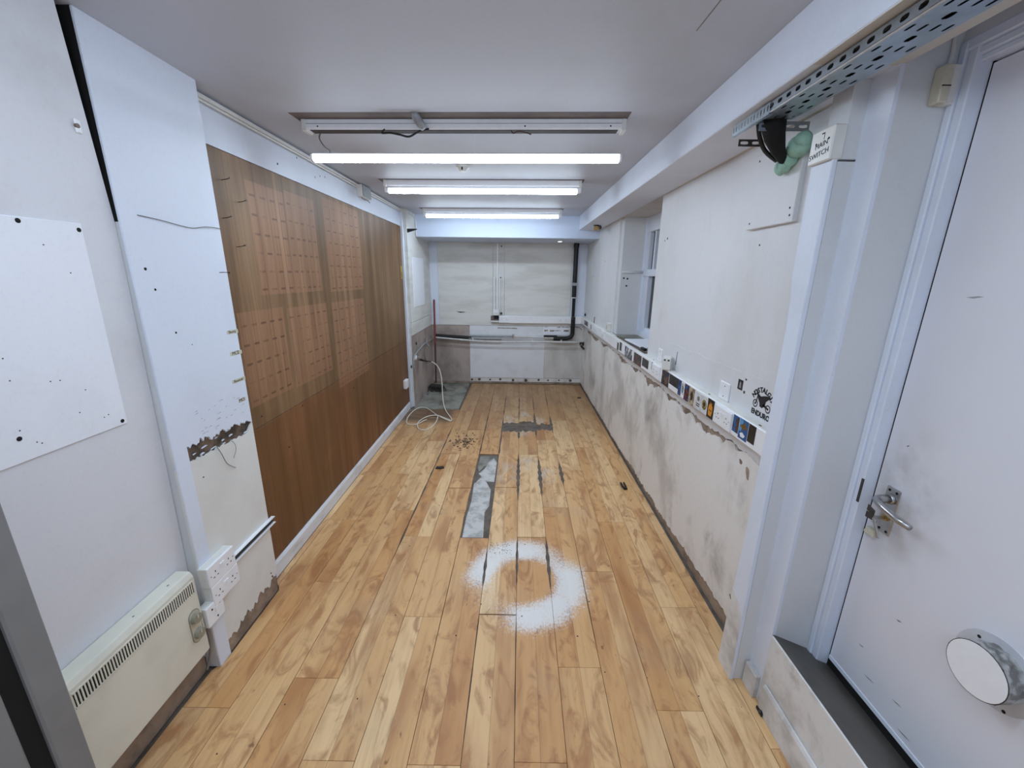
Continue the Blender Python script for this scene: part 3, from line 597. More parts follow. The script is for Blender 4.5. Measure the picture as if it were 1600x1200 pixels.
# missing board: torn paper left on the screed
MB().prism([(linex(-2, 2.14) + .012, 2.145), (linex(-1, 2.14) - .035, 2.145), (linex(-1, 2.4) - .05, 2.42), (linex(-1, 2.45) - .025, 2.50), (linex(-1, 2.7) - .03, 2.72), (linex(-1, 2.8) - .06, 2.80), (linex(-1, 2.85) - .085, 2.87), (linex(-2, 2.95) + .06, 2.93), (linex(-2, 2.7) + .012, 2.80), (linex(-2, 2.5) + .02, 2.55), (linex(-2, 2.3) + .010, 2.35)], 'z', -0.009, -0.006).build('torn_paper', 'paper', floor)
MB().prism([(linex(-2, 2.9) + .03, 2.97), (linex(-1, 2.9) - .07, 2.84), (linex(-1, 2.9) - .012, 2.84), (linex(-1, 3.2) - .010, 3.18), (linex(-1, 3.2) - .04, 3.26), (linex(-2, 3.2) + .10, 3.20), (linex(-2, 3.0) + .07, 3.05)], 'z', -0.009, -0.005).build('torn_paper', 'paper', floor)
MB().prism([(linex(-2, 3.2) + .015, 3.30), (linex(-1, 3.2) - .012, 3.30), (linex(-1, 3.2) - .015, 3.20), (linex(-2, 3.1) + .06, 3.10), (linex(-2, 2.9) + .03, 3.0), (linex(-2, 3.0) + .012, 3.1)], 'z', -0.009, -0.0075).build('torn_paper', 'concrete', floor)

# ------------------------------------------------------------------ window in the right wall
win = MB().box(1.20, 1.26, 2.86, 4.07, 1.95, 2.085).build('window_1', 'white', kind='structure', bevel=0.003, label='white sash window in the deep recess, dark outside')
def wn(x0, x1, y0, y1, z0, z1, nm='frame', mat='white'): return MB().box(x0, x1, y0, y1, z0, z1).build(nm, mat, win, bevel=0.002)
wn(1.185, 1.26, 3.93, 4.06, 1.0, 2.08); wn(1.185, 1.26, 2.86, 2.98, 1.0, 2.08); wn(1.19, 1.26, 2.98, 3.93, 1.0, 1.06)
wn(1.195, 1.25, 2.98, 3.93, 1.565, 1.625, 'transom')
wn(1.21, 1.245, 3.86, 3.93, 1.06, 1.95, 'stile'); wn(1.21, 1.245, 2.98, 3.05, 1.06, 1.95, 'stile')
for y in (3.73, 3.60, 3.47, 3.2): wn(1.215, 1.245, y - .018, y + .018, 1.62, 1.95, 'glazing_bar')
wn(1.215, 1.245, 3.05, 3.86, 1.06, 1.10, 'rail'); wn(1.205, 1.25, 3.80, 3.87, 1.06, 1.57, 'stile')
MB().box(1.245, 1.25, 2.9, 4.0, 1.03, 1.98).build('pane', 'glass', win)
MB().box(1.27, 1.275, 2.8, 4.1, 0.95, 2.08).build('outer_blind', 'black_matt', win)
MB().box(0.99, 1.19, 3.935, 4.052, 1.0, BZ).build('reveal', 'reveal', win)
MB().box(0.985, 1.19, 4.045, 4.052, 1.0, BZ).build('reveal', 'reveal', win)
MB().tube([(1.0, 3.933, 1.60), (1.08, 3.930, 1.598), (1.19, 3.928, 1.602)], .012, 8).build('pipe_stub', 'reveal', win, smooth=True)
for (x, z) in ((1.02, 1.545), (1.055, 1.54), (1.05, 1.475)): MB().cyl((x, 3.934, z), (x, 3.936, z), .009, .009, 8).build('screw_hole', 'hole', win)
MB().box(0.968, 1.20, 2.925, 4.045, 0.985, 1.012).build('sill', 'concrete', win, bevel=0.003, label='bare grey window sill')
MB().box(0.955, 0.985, 2.925, 3.80, 1.008, 1.016).build('sill_edge', 'brick_dark', win)

# ------------------------------------------------------------------ door on the right
door = MB().box(1.130, 1.168, 0.37, 1.1345, 0.264, 2.062).build('door_1', 'door', kind='structure', bevel=0.002, label='white painted back door with lever handle and round vent')
DP = WORLD[door]
for nm, prof in (('frame', None),):
    # stepped architrave: jamb and head
    for (x0, y0, y1) in ((1.084, 1.160, 1.1795), (1.090, 1.137, 1.160)):
        MB().box(x0, 1.170, y0, y1, 0.215, 2.118).build('frame', 'white', door, bevel=0.003)
    for (x0, z0, z1) in ((1.086, 2.098, 2.124), (1.094, 2.080, 2.098), (1.102, 2.066, 2.080)):
        MB().box(x0, 1.170, 0.30, 1.137 + (z1 - 2.066) * 0.8, z0, z1).build('frame', 'white', door, bevel=0.003)
    MB().box(1.090, 1.170, 0.30, 0.366, 0.215, 2.1).build('frame', 'white', door, bevel=0.003)
MB().box(1.127, 1.131, 0.372, 1.133, 0.264, 0.280).build('weather_bar', 'white', door, bevel=0.001)
MB().box(1.131, 1.169, 0.366, 1.137, 0.205, 0.2645).build('gap', 'black_matt', door)
MB().box(1.131, 1.169, 1.1340, 1.1375, 0.26, 2.066).build('gap', 'black_matt', door)
MB().box(1.0886, 1.0912, 1.1365, 1.1440, 0.882, 0.962).build('strike_plate', 'dark_metal', door)
hp = MB().box(1.1265, 1.1305, 1.054, 1.098, 0.815, 0.966).build('handle_plate', 'chrome', door, bevel=0.002, label='worn chrome lever backplate')
MB().tube([(1.129, 1.076, .930), (1.095, 1.076, .931), (1.082, 1.074, .931), (1.074, 1.062, .930), (1.070, 1.035, .924), (1.070, 0.995, .917), (1.073, 0.955, .914)], [.013, .012, .010, .010, .0105, .0100, .008], 10).build('lever', 'chrome', hp, smooth=True)
MB().cyl((1.1275, 1.076, .930), (1.118, 1.076, .930), .016, .015, 14).build('rose', 'chrome', hp, smooth=True)
MB().cyl((1.1275, 1.076, .868), (1.121, 1.076, .868), .011, .011, 12).build('lock_barrel', 'brass', hp)
for (y, z) in ((1.087, .955), (1.064, .955), (1.087, .826), (1.064, .826)): MB().cyl((1.1275, y, z), (1.1255, y, z), .004, .004, 8).build('screw', 'hole', hp)
# round vent
vent = MB().cyl((1.1305, .740, .682), (1.127, .740, .682), .086, .086, 40).build('vent_cap', 'clear', door, bevel=0.001, label='round plastic vent cap taped to the door')
rr = random.Random(4); mbv = MB(); ys, zs, R0 = .727, .700, .061
rows = []
for k in range(5):
    t = k / 4; xx = 1.128 - 0.062 * t
    rows.append([(xx, ys + .010 * (1 - t) + math.cos(a) * (R0 + rr.uniform(-.0035, .0035)), zs - .014 * (1 - t) + math.sin(a) * (R0 + rr.uniform(-.0035, .0035))) for a in [2 * PI * i / 36 for i in range(36)]])
mbv.add([p for r in rows for p in r], [(i * 36 + j, i * 36 + (j + 1) % 36, (i + 1) * 36 + (j + 1) % 36, (i + 1) * 36 + j) for i in range(4) for j in range(36)])
mbv.build('collar', 'crumpled', vent)
MB().cyl((1.067, ys, zs), (1.0645, ys, zs), .0615, .0615, 40).build('front_disc', 'plastic', vent, bevel=.0006)
MB().ring([Vector((1.0655, ys + math.cos(a) * .0618, zs + math.sin(a) * .0618)) for a in [2 * PI * i / 40 for i in range(40)]], [.0011] * 40, [(Vector((1, 0, 0)), Vector((0, math.cos(a), math.sin(a)))) for a in [2 * PI * i / 40 for i in range(40)]], 6, closed=True).build('rim', 'dark_metal', vent)
MB().cyl((1.1272, .785, .735), (1.1262, .785, .735), .004, .004, 8).build('screw', 'hole', vent)
MB().cyl((1.1272, .70, .612), (1.1262, .70, .612), .004, .004, 8).build('screw', 'hole', vent)
for (y, z, l) in ((.96, .60, .008), (.99, .345, .018), (.90, .365, .014), (1.04, .42, .01), (.86, .30, .02), (1.02, 1.52, .02), (1.075, 1.10, .004)):
    MB(wallm('right', y, z, 1.130)).prism([(-l, .0), (-l * .2, -.002), (l, .003), (l * .3, .004)], 'z', -.0004, .0003).build('scuff', 'cable_grey' if l < .009 else 'grey_pipe', door)
keys = thing('key_bunch', (1.10, 1.06, 0.83), 'small bunch of keys hanging in the door lock', 'keys')
MB().box(1.085, 1.122, 1.0745, 1.0775, .862, .874).build('key', 'chrome', keys, bevel=.0005)
MB().hexa([(1.078, 1.066, .878), (1.081, 1.066, .878), (1.081, 1.092, .884), (1.078, 1.092, .884), (1.078, 1.066, .896), (1.081, 1.066, .896), (1.081, 1.092, .904), (1.078, 1.092, .904)]).build('key', 'dark_metal', keys, bevel=.001)
MB().hexa([(1.080, 1.070, .862), (1.083, 1.070, .862), (1.083, 1.094, .860), (1.080, 1.094, .860), (1.080, 1.070, .880), (1.083, 1.070, .880), (1.083, 1.094, .880), (1.080, 1.094, .880)]).build('key', 'dark_metal', keys, bevel=.001)
MB().hexa([(1.076, 1.030, .826), (1.079, 1.030, .826), (1.079, 1.040, .822), (1.076, 1.040, .822), (1.076, 1.060, .876), (1.079, 1.060, .876), (1.079, 1.068, .872), (1.076, 1.068, .872)]).build('key', 'chrome', keys, bevel=.0008)
MB().ring([Vector((1.082, 1.066 + math.cos(a) * .011, .868 + math.sin(a) * .011)) for a in [2 * PI * i / 18 for i in range(18)]], [.0011] * 18, [(Vector((1, 0, 0)), Vector((0, math.cos(a), math.sin(a)))) for a in [2 * PI * i / 18 for i in range(18)]], 6, closed=True).build('key_ring', 'chrome', keys)
MB().box(1.112, 1.1285, 1.085, 1.115, .790, .812).blob((1.12, 1.112, .795), .012, .25, 3, 1).build('paper_tag', 'tape', keys, bevel=.002)
# door contact sensor
sen = thing('door_sensor', (1.055, 1.165, 1.985), 'yellowed plastic sensor box at the top of the door frame', 'sensor')
MB().box(1.036, 1.060, 1.150, 1.180, 1.985, 2.068).build('body', 'cream_old', sen, bevel=.003)
MB().box(1.060, 1.083, 1.158, 1.180, 1.985, 2.070).build('cover', 'plastic_old', sen, bevel=.002)
MB().box(1.037, 1.058, 1.1492, 1.151, 2.020, 2.0225).build('slot', 'hole', sen)
MB().tube([(1.062, 1.172, 2.068), (1.064, 1.174, 2.10), (1.062, 1.176, 2.14)], .004, 8).build('lead', 'plastic_old', sen)

# grey door frame in the near left foreground
d2 = MB().box(-1.222, -1.000, 0.632, 0.690, 0, ZC).build('door_2', 'jamb_grey', kind='structure', bevel=0.004, label='dark grey door jamb in the left foreground')
MB().box(-1.222, -1.010, 0.596, 0.632, 0, ZC).build('seal', 'black_matt', d2)
MB().box(-1.222, -1.002, 0.10, 0.596, 0, ZC).build('leaf', 'jamb_grey', d2, bevel=.004)

# ------------------------------------------------------------------ lights
def rotp(cx, cy, p, rot=SKEW):
    c, s = math.cos(rot), math.sin(rot); return (cx + p[0] * c - p[1] * s, cy + p[0] * s + p[1] * c, p[2])
def rm(cx, cy): return Matrix.Translation((cx, cy, 0)) @ Matrix.Rotation(SKEW, 4, 'Z')
def led_tube(m, x0, x1, y, z, r, parent, name):
    # retrofit LED tube: frosted lower half gives the light, upper half is an opaque heat sink
    n = 16; lo = [math.radians(140 + 260 * i / n) for i in range(n + 1)]; hi = [math.radians(40 + 100 * i / n) for i in range(n + 1)]
    for arc, nm, mt in ((lo, name, 'tube'), (hi, 'heat_sink', 'plastic')):
        vs = [(x, y + r * math.cos(a), z + r * math.sin(a)) for x in (x0, x1) for a in arc]
        k = len(arc); mb = MB(m); mb.add(vs, [(i, i + 1, k + i + 1, k + i) for i in range(k - 1)])
        o = mb.build(nm, mt, parent)
        # outward normals
        me = o.data; c = Vector((0, 0, 0))
        f = me.polygons[k // 2]; d = m.to_3x3() @ Vector((0, math.cos(arc[k // 2]), math.sin(arc[k // 2])))
        if f.normal.dot(d) < 0:
            bm = bmesh.new(); bm.from_mesh(me); bmesh.ops.reverse_faces(bm, faces=bm.faces); bm.to_mesh(me); bm.free()
def batten(cx, cy, label, lit=True, h=0.735):
    t = thing('batten_light', (cx, cy, 2.13), label, 'light fitting')
    m = rm(cx, cy)
    MB(m).prism([(-.030, 2.200), (-.026, 2.192), (.026, 2.192), (.030, 2.200), (.030, ZC - .002), (-.030, ZC - .002)], 'x', -h, h).build('housing', 'plastic', t, bevel=.002)
    for s in (-1, 1):
        MB(m).box(min(s * h, s * (h - .022)), max(s * h, s * (h - .022)), -.033, .033, 2.185, ZC - .001).build('end_cap', 'plastic_old', t, bevel=.003)
    if lit:
        led_tube(m, -h + .035, h - .035, -.004, 2.164, .021, t, 'lamp_tube')
        for s in (-1, 1):
            MB(m).cyl((s * (h - .035), -.004, 2.166), (s * (h - .012), -.004, 2.166), .0195, seg=16).build('tube_cap', 'plastic', t)
            MB(m).box(min(s * (h - .014), s * (h - .002)), max(s * (h - .014), s * (h - .002)), -.018, .010, 2.15, 2.2).build('lamp_holder', 'plastic', t, bevel=.002)
    return t
batten(-0.26, 3.27, 'lit batten tube light in the middle of the ceiling row')
batten(-0.262, 4.58, 'lit batten tube light nearest the far bulkhead')
f0 = batten(-0.252, 2.075, 'unlit white batten fitting with loose wires nearest the viewer', lit=False, h=0.735)
m0 = rm(-0.252, 2.075)
MB(m0).box(-.70, .70, -.022, .022, 2.1895, 2.1925).build('tray', 'dark_metal', f0)
MB(m0).box(-.735, .735, -.0315, -.029, 2.2135, 2.2155).build('groove', 'grey_pipe', f0)
for x in (-.66, -.17, .285, .665): MB(m0).cyl((x, -.0305, 2.204), (x, -.0285, 2.204), .0035, .0035, 8).build('screw', 'hole', f0)
MB().tube([(-.452, 1.982, 2.236), (-.448, 1.990, 2.226), (-.436, 2.006, 2.208), (-.424, 2.020, 2.192), (-.420, 2.026, 2.186)], [.013, .018, .018, .017, .012], 12).build('suspension_clip', 'grey_pipe', f0, smooth=True)
MB().tube([(-.60, 2.045, 2.188), (-.612, 2.04, 2.172), (-.575, 2.038, 2.172), (-.53, 2.036, 2.164), (-.489, 2.035, 2.157), (-.445, 2.036, 2.178), (-.40, 2.04, 2.190)], .0045, 8, 6).build('black_lead', 'black', f0, smooth=True)
MB().tube([(-.03, 2.045, 2.188), (-.02, 2.04, 2.176), (.0, 2.038, 2.183), (.03, 2.036, 2.180), (.06, 2.034, 2.170)], .0028, 6, 4).build('loose_wire', 'dark_red', f0, smooth=True)
tube1 = thing('lamp_tube', (-0.252, 2.12, 2.075), 'bright bare lit tube hanging below the unlit batten on a wire', 'tube light')
m1 = rm(-0.252, 2.12)
led_tube(m1, -.725, .725, 0, 2.094, .0205, tube1, 'glass_tube')
for s in (-1, 1): MB(m1).cyl((s * .725, 0, 2.094), (s * .738, 0, 2.094), .0195, .017, seg=16).build('end_cap', 'plastic', tube1)
MB().tube([(-.915, 2.11, 2.196), (-.928, 2.11, 2.168), (-.911, 2.115, 2.135), (-.889, 2.12, 2.118), (-.90, 2.13, 2.108)], .0022, 6, 5).build('hanging_wire', 'cable_grey', tube1, smooth=True)
MB().tube([(-.920, 2.112, 2.196), (-.932, 2.112, 2.170), (-.915, 2.117, 2.137), (-.892, 2.122, 2.120), (-.902, 2.132, 2.106)], .0018, 6, 5).build('hanging_wire', 'cable_grey', tube1, smooth=True)
for x in (.35, -.2): MB().cyl((x, 2.10 - .031 * x, 2.190), (x, 2.118 - .031 * x, 2.112), .0007, seg=5).build('hanging_wire', 'plastic', tube1)
# unseen battens added over and behind the viewer to light the near end
batten(-0.26, 0.55, 'added unseen batten tube light directly overhead, in line with the ceiling row')
batten(-0.26, -0.85, 'added unseen batten tube light behind the viewer, in line with the ceiling row')
sd = thing('smoke_detector', (-.352, 2.86, 2.20), 'small round ceiling detector behind the bare tube', 'detector')
MB().cyl((-.352, 2.86, ZC), (-.352, 2.86, ZC - .012), .042, .040, 24).build('base', 'plastic_old', sd)
MB().cyl((-.352, 2.86, ZC - .012), (-.352, 2.86, ZC - .034), .034, .020, 24).build('head', 'plastic_old', sd)
MB().box(-.356, -.348, 2.822, 2.828, ZC - .030, ZC - .014).build('sensor_slot', 'hole', sd)
dl = thing('downlight', (.557, 5.44, 1.98), 'tiny lit downlight under the far bulkhead', 'downlight')
MB().cyl((.557, 5.44, 1.985), (.557, 5.44, 1.981), .036, .036, 20).build('bezel', 'plastic', dl)
MB().cyl((.557, 5.44, 1.9815), (.557, 5.44, 1.9795), .024, .024, 16).build('lens', 'downlight', dl)
sp = thing('spotlight', (.846, 4.55, 2.03), 'small black and brass spotlight under the beam', 'spotlight')
MB().cyl((.846, 4.55, BZ), (.846, 4.55, BZ - .008), .030, .030, 16).build('base', 'black', sp)
MB().cyl((.846, 4.55, BZ - .006), (.850, 4.53, BZ - .026), .012, .012, 10).build('neck', 'black', sp)
MB().cyl((.885, 4.56, BZ - .020), (.848, 4.50, BZ - .032), .020, .020, 14).build('body', 'black', sp)
MB().cyl((.848, 4.50, BZ - .032), (.824, 4.46, BZ - .040), .021, .023, 14).build('rim', 'brass', sp)

# ------------------------------------------------------------------ sockets
def double_socket(side, a, b, d, label, box=0.030, group=None, holes=True, name='double_socket'):
    m = wallm(side, a, b, d); t = thing(name, m @ Vector((0, 0, 0)), label, 'socket', group)
    if box: MB(m).box(-.0725, .0725, -.0425, .0425, 0, box).build('back_box', 'plastic_old', t, bevel=.002)
    MB(m).box(-.073, .073, -.043, .043, box, box + .009).build('faceplate', 'plastic', t, bevel=.0035, seg=2)
    z = box + .009
    for cx in (-.036, .036):
        if side == 'left': sw = (0.006 if cx > 0 else -0.006)
        else: sw = cx * .28
        MB(m).box(sw - .0055, sw + .0055, .004, .022, z - .002, z + .003).build('switch', 'plastic', t, bevel=.0012)
        if holes:
            MB(m).box(cx - .002, cx + .002, .004, .012, z - .001, z + .0004).box(cx - .0135, cx - .0065, -.014, -.0105, z - .001, z + .0004).box(cx + .0065, cx + .0135, -.014, -.0105, z - .001, z + .0004).build('outlet', 'hole', t)
    for x in (-.060, .060): MB(m).cyl((x, 0, z - .001), (x, 0, z + .0004), .0022, .0022, 8).build('screw', 'hole', t)
    return t
def single_socket(side, a, b, d, label, box=0.028, group=None):
    m = wallm(side, a, b, d); t = thing('single_socket', m @ Vector((0, 0, 0)), label, 'socket', group)
    MB(m).box(-.0425, .0425, -.0425, .0425, 0, box).build('back_box', 'plastic_old', t, bevel=.002)
    MB(m).box(-.043, .043, -.043, .043, box, box + .009).build('faceplate', 'plastic', t, bevel=.0035, seg=2)
    z = box + .009
    MB(m).box(-.004, .010, -.004, .018, z - .002, z + .003).build('switch', 'plastic', t, bevel=.0012)
    for (x, y) in ((-.016, .020), (.024, .020), (.004, -.026)): MB(m).box(x - .003, x + .003, y - .004, y + .004, z - .001, z + .0004).build('pin_hole', 'hole', t)
    return t
double_socket('left', 1.336, 0.434, -1.184, 'upper white double socket of the stacked pair beside the heater')
double_socket('left', 1.340, 0.347, -1.184, 'lower white double socket of the stacked pair beside the heater')
single_socket('left', 1.268, 0.287, -1.184, 'white single switched outlet tucked behind the heater corner')
st = thing('mini_trunking', (-1.175, 1.56, .37), 'short open white cable trunking running from the pillar sockets', 'trunking')
MB().box(-1.184, -1.1815, 1.418, 1.725, .372, .404).build('back', 'plastic', st)
MB().box(-1.184, -1.166, 1.418, 1.725, .402, .4045).build('flange', 'plastic', st)
MB().box(-1.184, -1.166, 1.418, 1.725, .3715, .374).build('flange', 'plastic', st)
MB().box(-1.1815, -1.176, 1.42, 1.72, .376, .388).build('cable', 'black', st)

# ------------------------------------------------------------------ wall heater
ht = thing('panel_heater', (-1.195, .86, .144), 'cream convector panel heater on the near left wall', 'heater')
HX = -1.160
MB().prism([(-1.222, .150), (HX - .006, .150), (HX, .160), (HX, .488), (HX - .010, .508), (-1.222, .508)], 'y', .79, 1.222).build('body', 'cream', ht, bevel=.004, seg=2)
MB().box(HX - .0005, HX + .0025, .80, 1.212, .424, .428).build('grille_frame', 'cream', ht); MB().box(HX - .0005, HX + .0025, .80, 1.212, .472, .476).build('grille_frame', 'cream', ht)
MB().box(HX - .0005, HX + .0025, 1.208, 1.212, .428, .472).build('grille_frame', 'cream', ht)
MB().box(HX - .001, HX + .0006, .802, 1.208, .428, .472).build('grille_dark', 'hole', ht)
slat0 = None
for k in range(47):
    y = .806 + k * .0086
    if slat0 is None:
        slat0 = MB().box(HX, HX + .0022, y - .0020, y + .0020, .428, .472).build('slat', 'cream', ht); sl0 = slat0.location.copy()
    else:
        o = slat0.copy(); C.objects.link(o); o.parent = ht; o.location = sl0 + Vector((0, k * .0086, 0))
def stadium(cy, cz, hy, hz, n=10):
    return [(cy + hy * math.cos(a), cz + hz - hy + hy * math.sin(a)) for a in [PI * i / n for i in range(n + 1)]] + [(cy + hy * math.cos(a), cz - hz + hy + hy * math.sin(a)) for a in [PI + PI * i / n for i in range(n + 1)]]
cp = MB().prism(stadium(1.186, .300, .025, .068), 'x', HX - .001, HX + .0015).build('control_recess', 'knob', ht, label='olive grey oval control recess')
MB().prism(stadium(1.186, .300, .0215, .0645), 'x', HX + .001, HX + .002).build('recess_face', 'cream_old', cp)
for z in (.334, .268):
    kb = MB().cyl((HX + .001, 1.186, z), (HX + .016, 1.186, z), .0205, .0185, 20).build('knob', 'knob', cp, smooth=False)
    MB().box(HX + .015, HX + .0172, 1.1845, 1.1875, z + .002, z + .017).build('pointer', 'cream', cp)
for (y, z) in ((1.15, .508), (1.02, .508)): MB().blob((-1.19, y, z), .0028, .3, int(y * 100), 1, (1, 1.6, .2)).build('chip', 'dark_metal', ht)
MB().tube([(-1.178, 1.238, .245), (-1.172, 1.24, .20), (-1.172, 1.236, .15), (-1.176, 1.225, .10), (-1.182, 1.21, .06)], .0045, 8, 5).build('heater_lead', 'cable_grey', ht, smooth=True)

# near left board screwed to the wall
nb_ = MB(SH).prism([(-.6, 1.675), (1.168, 1.682), (1.170, 1.10), (-.6, 1.098)], 'x', -1.225, -1.2205).build('wall_board', 'panel_white', bevel=.0012, label='thin white board screwed to the near left wall', cat='board')
for (y, z) in ((1.02, 1.672), (1.158, 1.665), (1.155, 1.112), (.90, 1.16)): MB(SH @ wallm('left', y, z, -1.2205)).cyl((0, 0, -.001), (0, 0, .0006), .006, .006, 10).build('screw', 'hole', nb_)
for i in range(13):
    y = rng.uniform(.90, 1.15); z = 1.13 + rng.random() ** 3 * .5; MB(SH @ wallm('left', y, z, -1.2205)).cyl((0, 0, -.001), (0, 0, .0005), .0017, .0017, 6).build('pin_hole', 'hole', nb_)
rw = thing("wall_plug", (-1.190, 1.215, 1.93), 'broken white wall plug in a hole on the near left wall', 'wall plug')
MB(SH @ wallm('left', 1.222, 1.935, -1.225)).box(-.008, .008, -.018, .018, -.002, .005).build('plug', 'plastic', rw, bevel=.003)
MB(SH @ wallm('left', 1.222, 1.935, -1.225)).cyl((-.004, 0, 0), (-.004, 0, .0062), .006, .006, 8).build('hole', 'render', rw)

# pillar: taped labels, wires, nails, marks
TL = (('Shorty', 1.672, 1.317, 'small tape label highest on the pillar edge', .034), ('MCE', 1.672, 1.227, 'tape label reading MCE, second from the top on the pillar edge', .036), ('Bouncer', 1.662, 1.111, 'dirty tape label, third down on the pillar edge', .041), ('MO', 1.661, 1.022, 'shortest tape label, lowest on the pillar edge', .022))
for s, y, z, lab, hw in TL:
    m = wallm('left', y, z, -1.184)
    tp = MB(m).prism([(-hw, -.0075), (hw, -.0085), (hw, .0075), (-hw, .008)], 'z', 0, .0006).build('tape_label', 'tape', label=lab, cat='label', group='tape labels on the pillar')
    text(s, .017 if len(s) > 3 else .022, m @ Matrix.Translation((-.003, 0, .0008)), 'ink', 'handwriting', tp)
MB().tube([(-1.182, 1.336, 1.727), (-1.180, 1.42, 1.722), (-1.180, 1.50, 1.714), (-1.180, 1.555, 1.712), (-1.178, 1.61, 1.722), (-1.178, 1.665, 1.725), (-1.180, 1.699, 1.724)], .0012, 6, 6).build('wire', 'nail', label='thin dark wire strung across the upper pillar', cat='wire')
MB().tube([(-1.182, 1.47, .885), (-1.176, 1.48, .85), (-1.178, 1.50, .80), (-1.180, 1.535, .765), (-1.182, 1.55, .755)], .0014, 6, 6).build('thread', 'cable_grey', label='loose grey thread dangling from the broken plaster band', cat='wire')
MB().tube([(-1.182, 1.545, .885), (-1.176, 1.56, .86), (-1.177, 1.562, .83), (-1.180, 1.545, .80)], .0010, 6, 6).build('thread', 'cable_grey', label='shorter curled thread below the broken plaster band', cat='wire')
for (y, z, r) in ((1.322, 1.565, .005), (1.345, 1.50, .004), (1.391, 1.352, .004), (1.714, 1.52, .003), (1.66, .108, .005), (1.655, .13, .004), (1.38, .80, .003), (1.45, 1.30, .002)):
    if y < 1.70: MB(wallm('left', y, z, -1.184 if y > 1.336 else -1.1815)).cyl((0, 0, -.001), (0, 0, .0006), r, r, 8).build('screw_hole', 'hole', wall_left)
for i in range(26):
    y = rng.uniform(1.40, 1.66); z = rng.uniform(.95, 1.06); l = rng.uniform(.004, .016)
    MB(wallm('left', y, z, -1.184)).prism([(-l, -.001), (l, .001), (l * .6, .0022)], 'z', -.0004, .0004).build('nick', 'cable_grey', wall_left)
NL = (('on the plywood top left corner', 1.854, 1.934), ('in the plywood left of the ghost rectangles', 1.941, 1.861), ('at the plywood edge just above the strung wire', 1.823, 1.779), ('in the plywood below the strung wire', 1.884, 1.667))
for lab, y, z in NL:
    t = thing('nail', (-1.235, y, z), 'bent steel nail ' + lab, 'nail', 'nails in the plywood')
    MB().tube([(-1.252, y, z), (-1.225, y - .004, z + .002), (-1.205, y - .012, z + .006)], .0016, 6).build('shank', 'nail', t)
    MB().cyl((-1.205, y - .012, z + .006), (-1.203, y - .0125, z + .0062), .004, .004, 8).build('head', 'nail', t)
t = thing('nail', (-1.175, 1.66, 1.55), 'bent wire nail on the pillar edge', 'nail')
MB().tube([(-1.186, 1.655, 1.556), (-1.168, 1.66, 1.557), (-1.160, 1.675, 1.556)], .0015, 6).build('shank', 'nail', t)
MB().cyl((-1.160, 1.675, 1.556), (-1.159, 1.678, 1.556), .0035, .0035, 8).build('head', 'nail', t)
for (y, z) in ((2.31, 2.105), (2.52, 2.187), (2.79, 2.15), (2.86, 2.16), (2.72, 2.13), (1.74, 2.19)): MB(wallm('left', y, z, -1.250)).cyl((0, 0, -.001), (0, 0, .0012), .006, .005, 8).build('screw_hole', 'hole' if y < 2.4 else 'cable_grey', wall_left)
for (y, z) in ((1.87, .87), (2.25, .80), (2.06, .62), (3.4, .55), (3.0, .7), (4.4, .6), (3.9, .95), (4.3, .3), (4.45, .25)): MB(wallm('left', y, z, -1.2495)).cyl((0, 0, -.001), (0, 0, .0006), .004, .004, 8).build('pin_hole', 'hole', ply)

# conduit along the top of the left wall and its junction box
cd = thing('ceiling_conduit', (-1.238, 3.3, 2.20), 'white conduit running along the top of the left wall', 'conduit')
MB().box(-1.250, -1.226, 1.702, 4.735, 2.208, 2.224).build('trunk', 'plastic_old', cd, bevel=.002)
MB().tube([(-1.232, 1.71, 2.200), (-1.232, 2.6, 2.202), (-1.232, 3.4, 2.199), (-1.232, 4.73, 2.201)], .005, 8).build('cable', 'plastic_old', cd)
MB().tube([(-1.186, 4.735, 2.205), (-1.182, 5.00, 2.20), (-1.178, 5.02, 2.14), (-1.178, 5.02, 1.99)], .006, 8).build('cable', 'plastic_old', cd)
jb = thing('junction_box', (-1.232, 3.49, 2.145), 'square white junction box high on the left wall', 'junction box')
MB().box(-1.250, -1.205, 3.40, 3.59, 2.140, 2.230).build('body', 'plastic_old', jb, bevel=.003)
MB().box(-1.206, -1.198, 3.405, 3.585, 2.144, 2.226).build('lid', 'grey_pipe', jb, bevel=.002)
MB().tube([(-1.23, 3.42, 2.15), (-1.22, 3.46, 2.128), (-1.22, 3.54, 2.134), (-1.22, 3.60, 2.124)], .003, 6, 3).build('lead', 'cable_grey', jb)
# far left wall things
br = thing('shelf_bracket', (-1.15, 4.66, 1.99), 'black metal shelf bracket beyond the plywood', 'bracket')
MB().prism([(-1.250, 2.035), (-1.085, 2.035), (-1.085, 2.028), (-1.230, 1.982), (-1.250, 1.982)], 'y', 4.652, 4.672).build('arm', 'black', br)
MB().prism([(4.530, 1.510), (4.566, 1.508), (4.566, 1.640), (4.530, 1.644)], 'x', -1.250, -1.2490).build('warning_sticker', 'yellow', label='yellow warning sticker at the end of the plywood', cat='sticker')
stk = bpy.data.objects['warning_sticker']
for k in range(5): MB().box(-1.2490, -1.2486, 4.535, 4.561, 1.52 + k * .012, 1.527 + k * .012).build('lettering', 'ink', stk)
s2 = thing('socket_box', (-1.235, 4.41, .30), 'small white socket box low on the far edge of the plywood', 'socket')
MB().box(-1.251, -1.215, 4.36, 4.46, .30, .40).build('body', 'plastic', s2, bevel=.004)
MB().box(-1.216, -1.212, 4.375, 4.445, .312, .388).build('faceplate', 'plastic', s2, bevel=.002)
pp = thing('wall_pipework', (-1.175, 5.2, .5), 'dull metal pipework with valve on the far left wall', 'pipe')
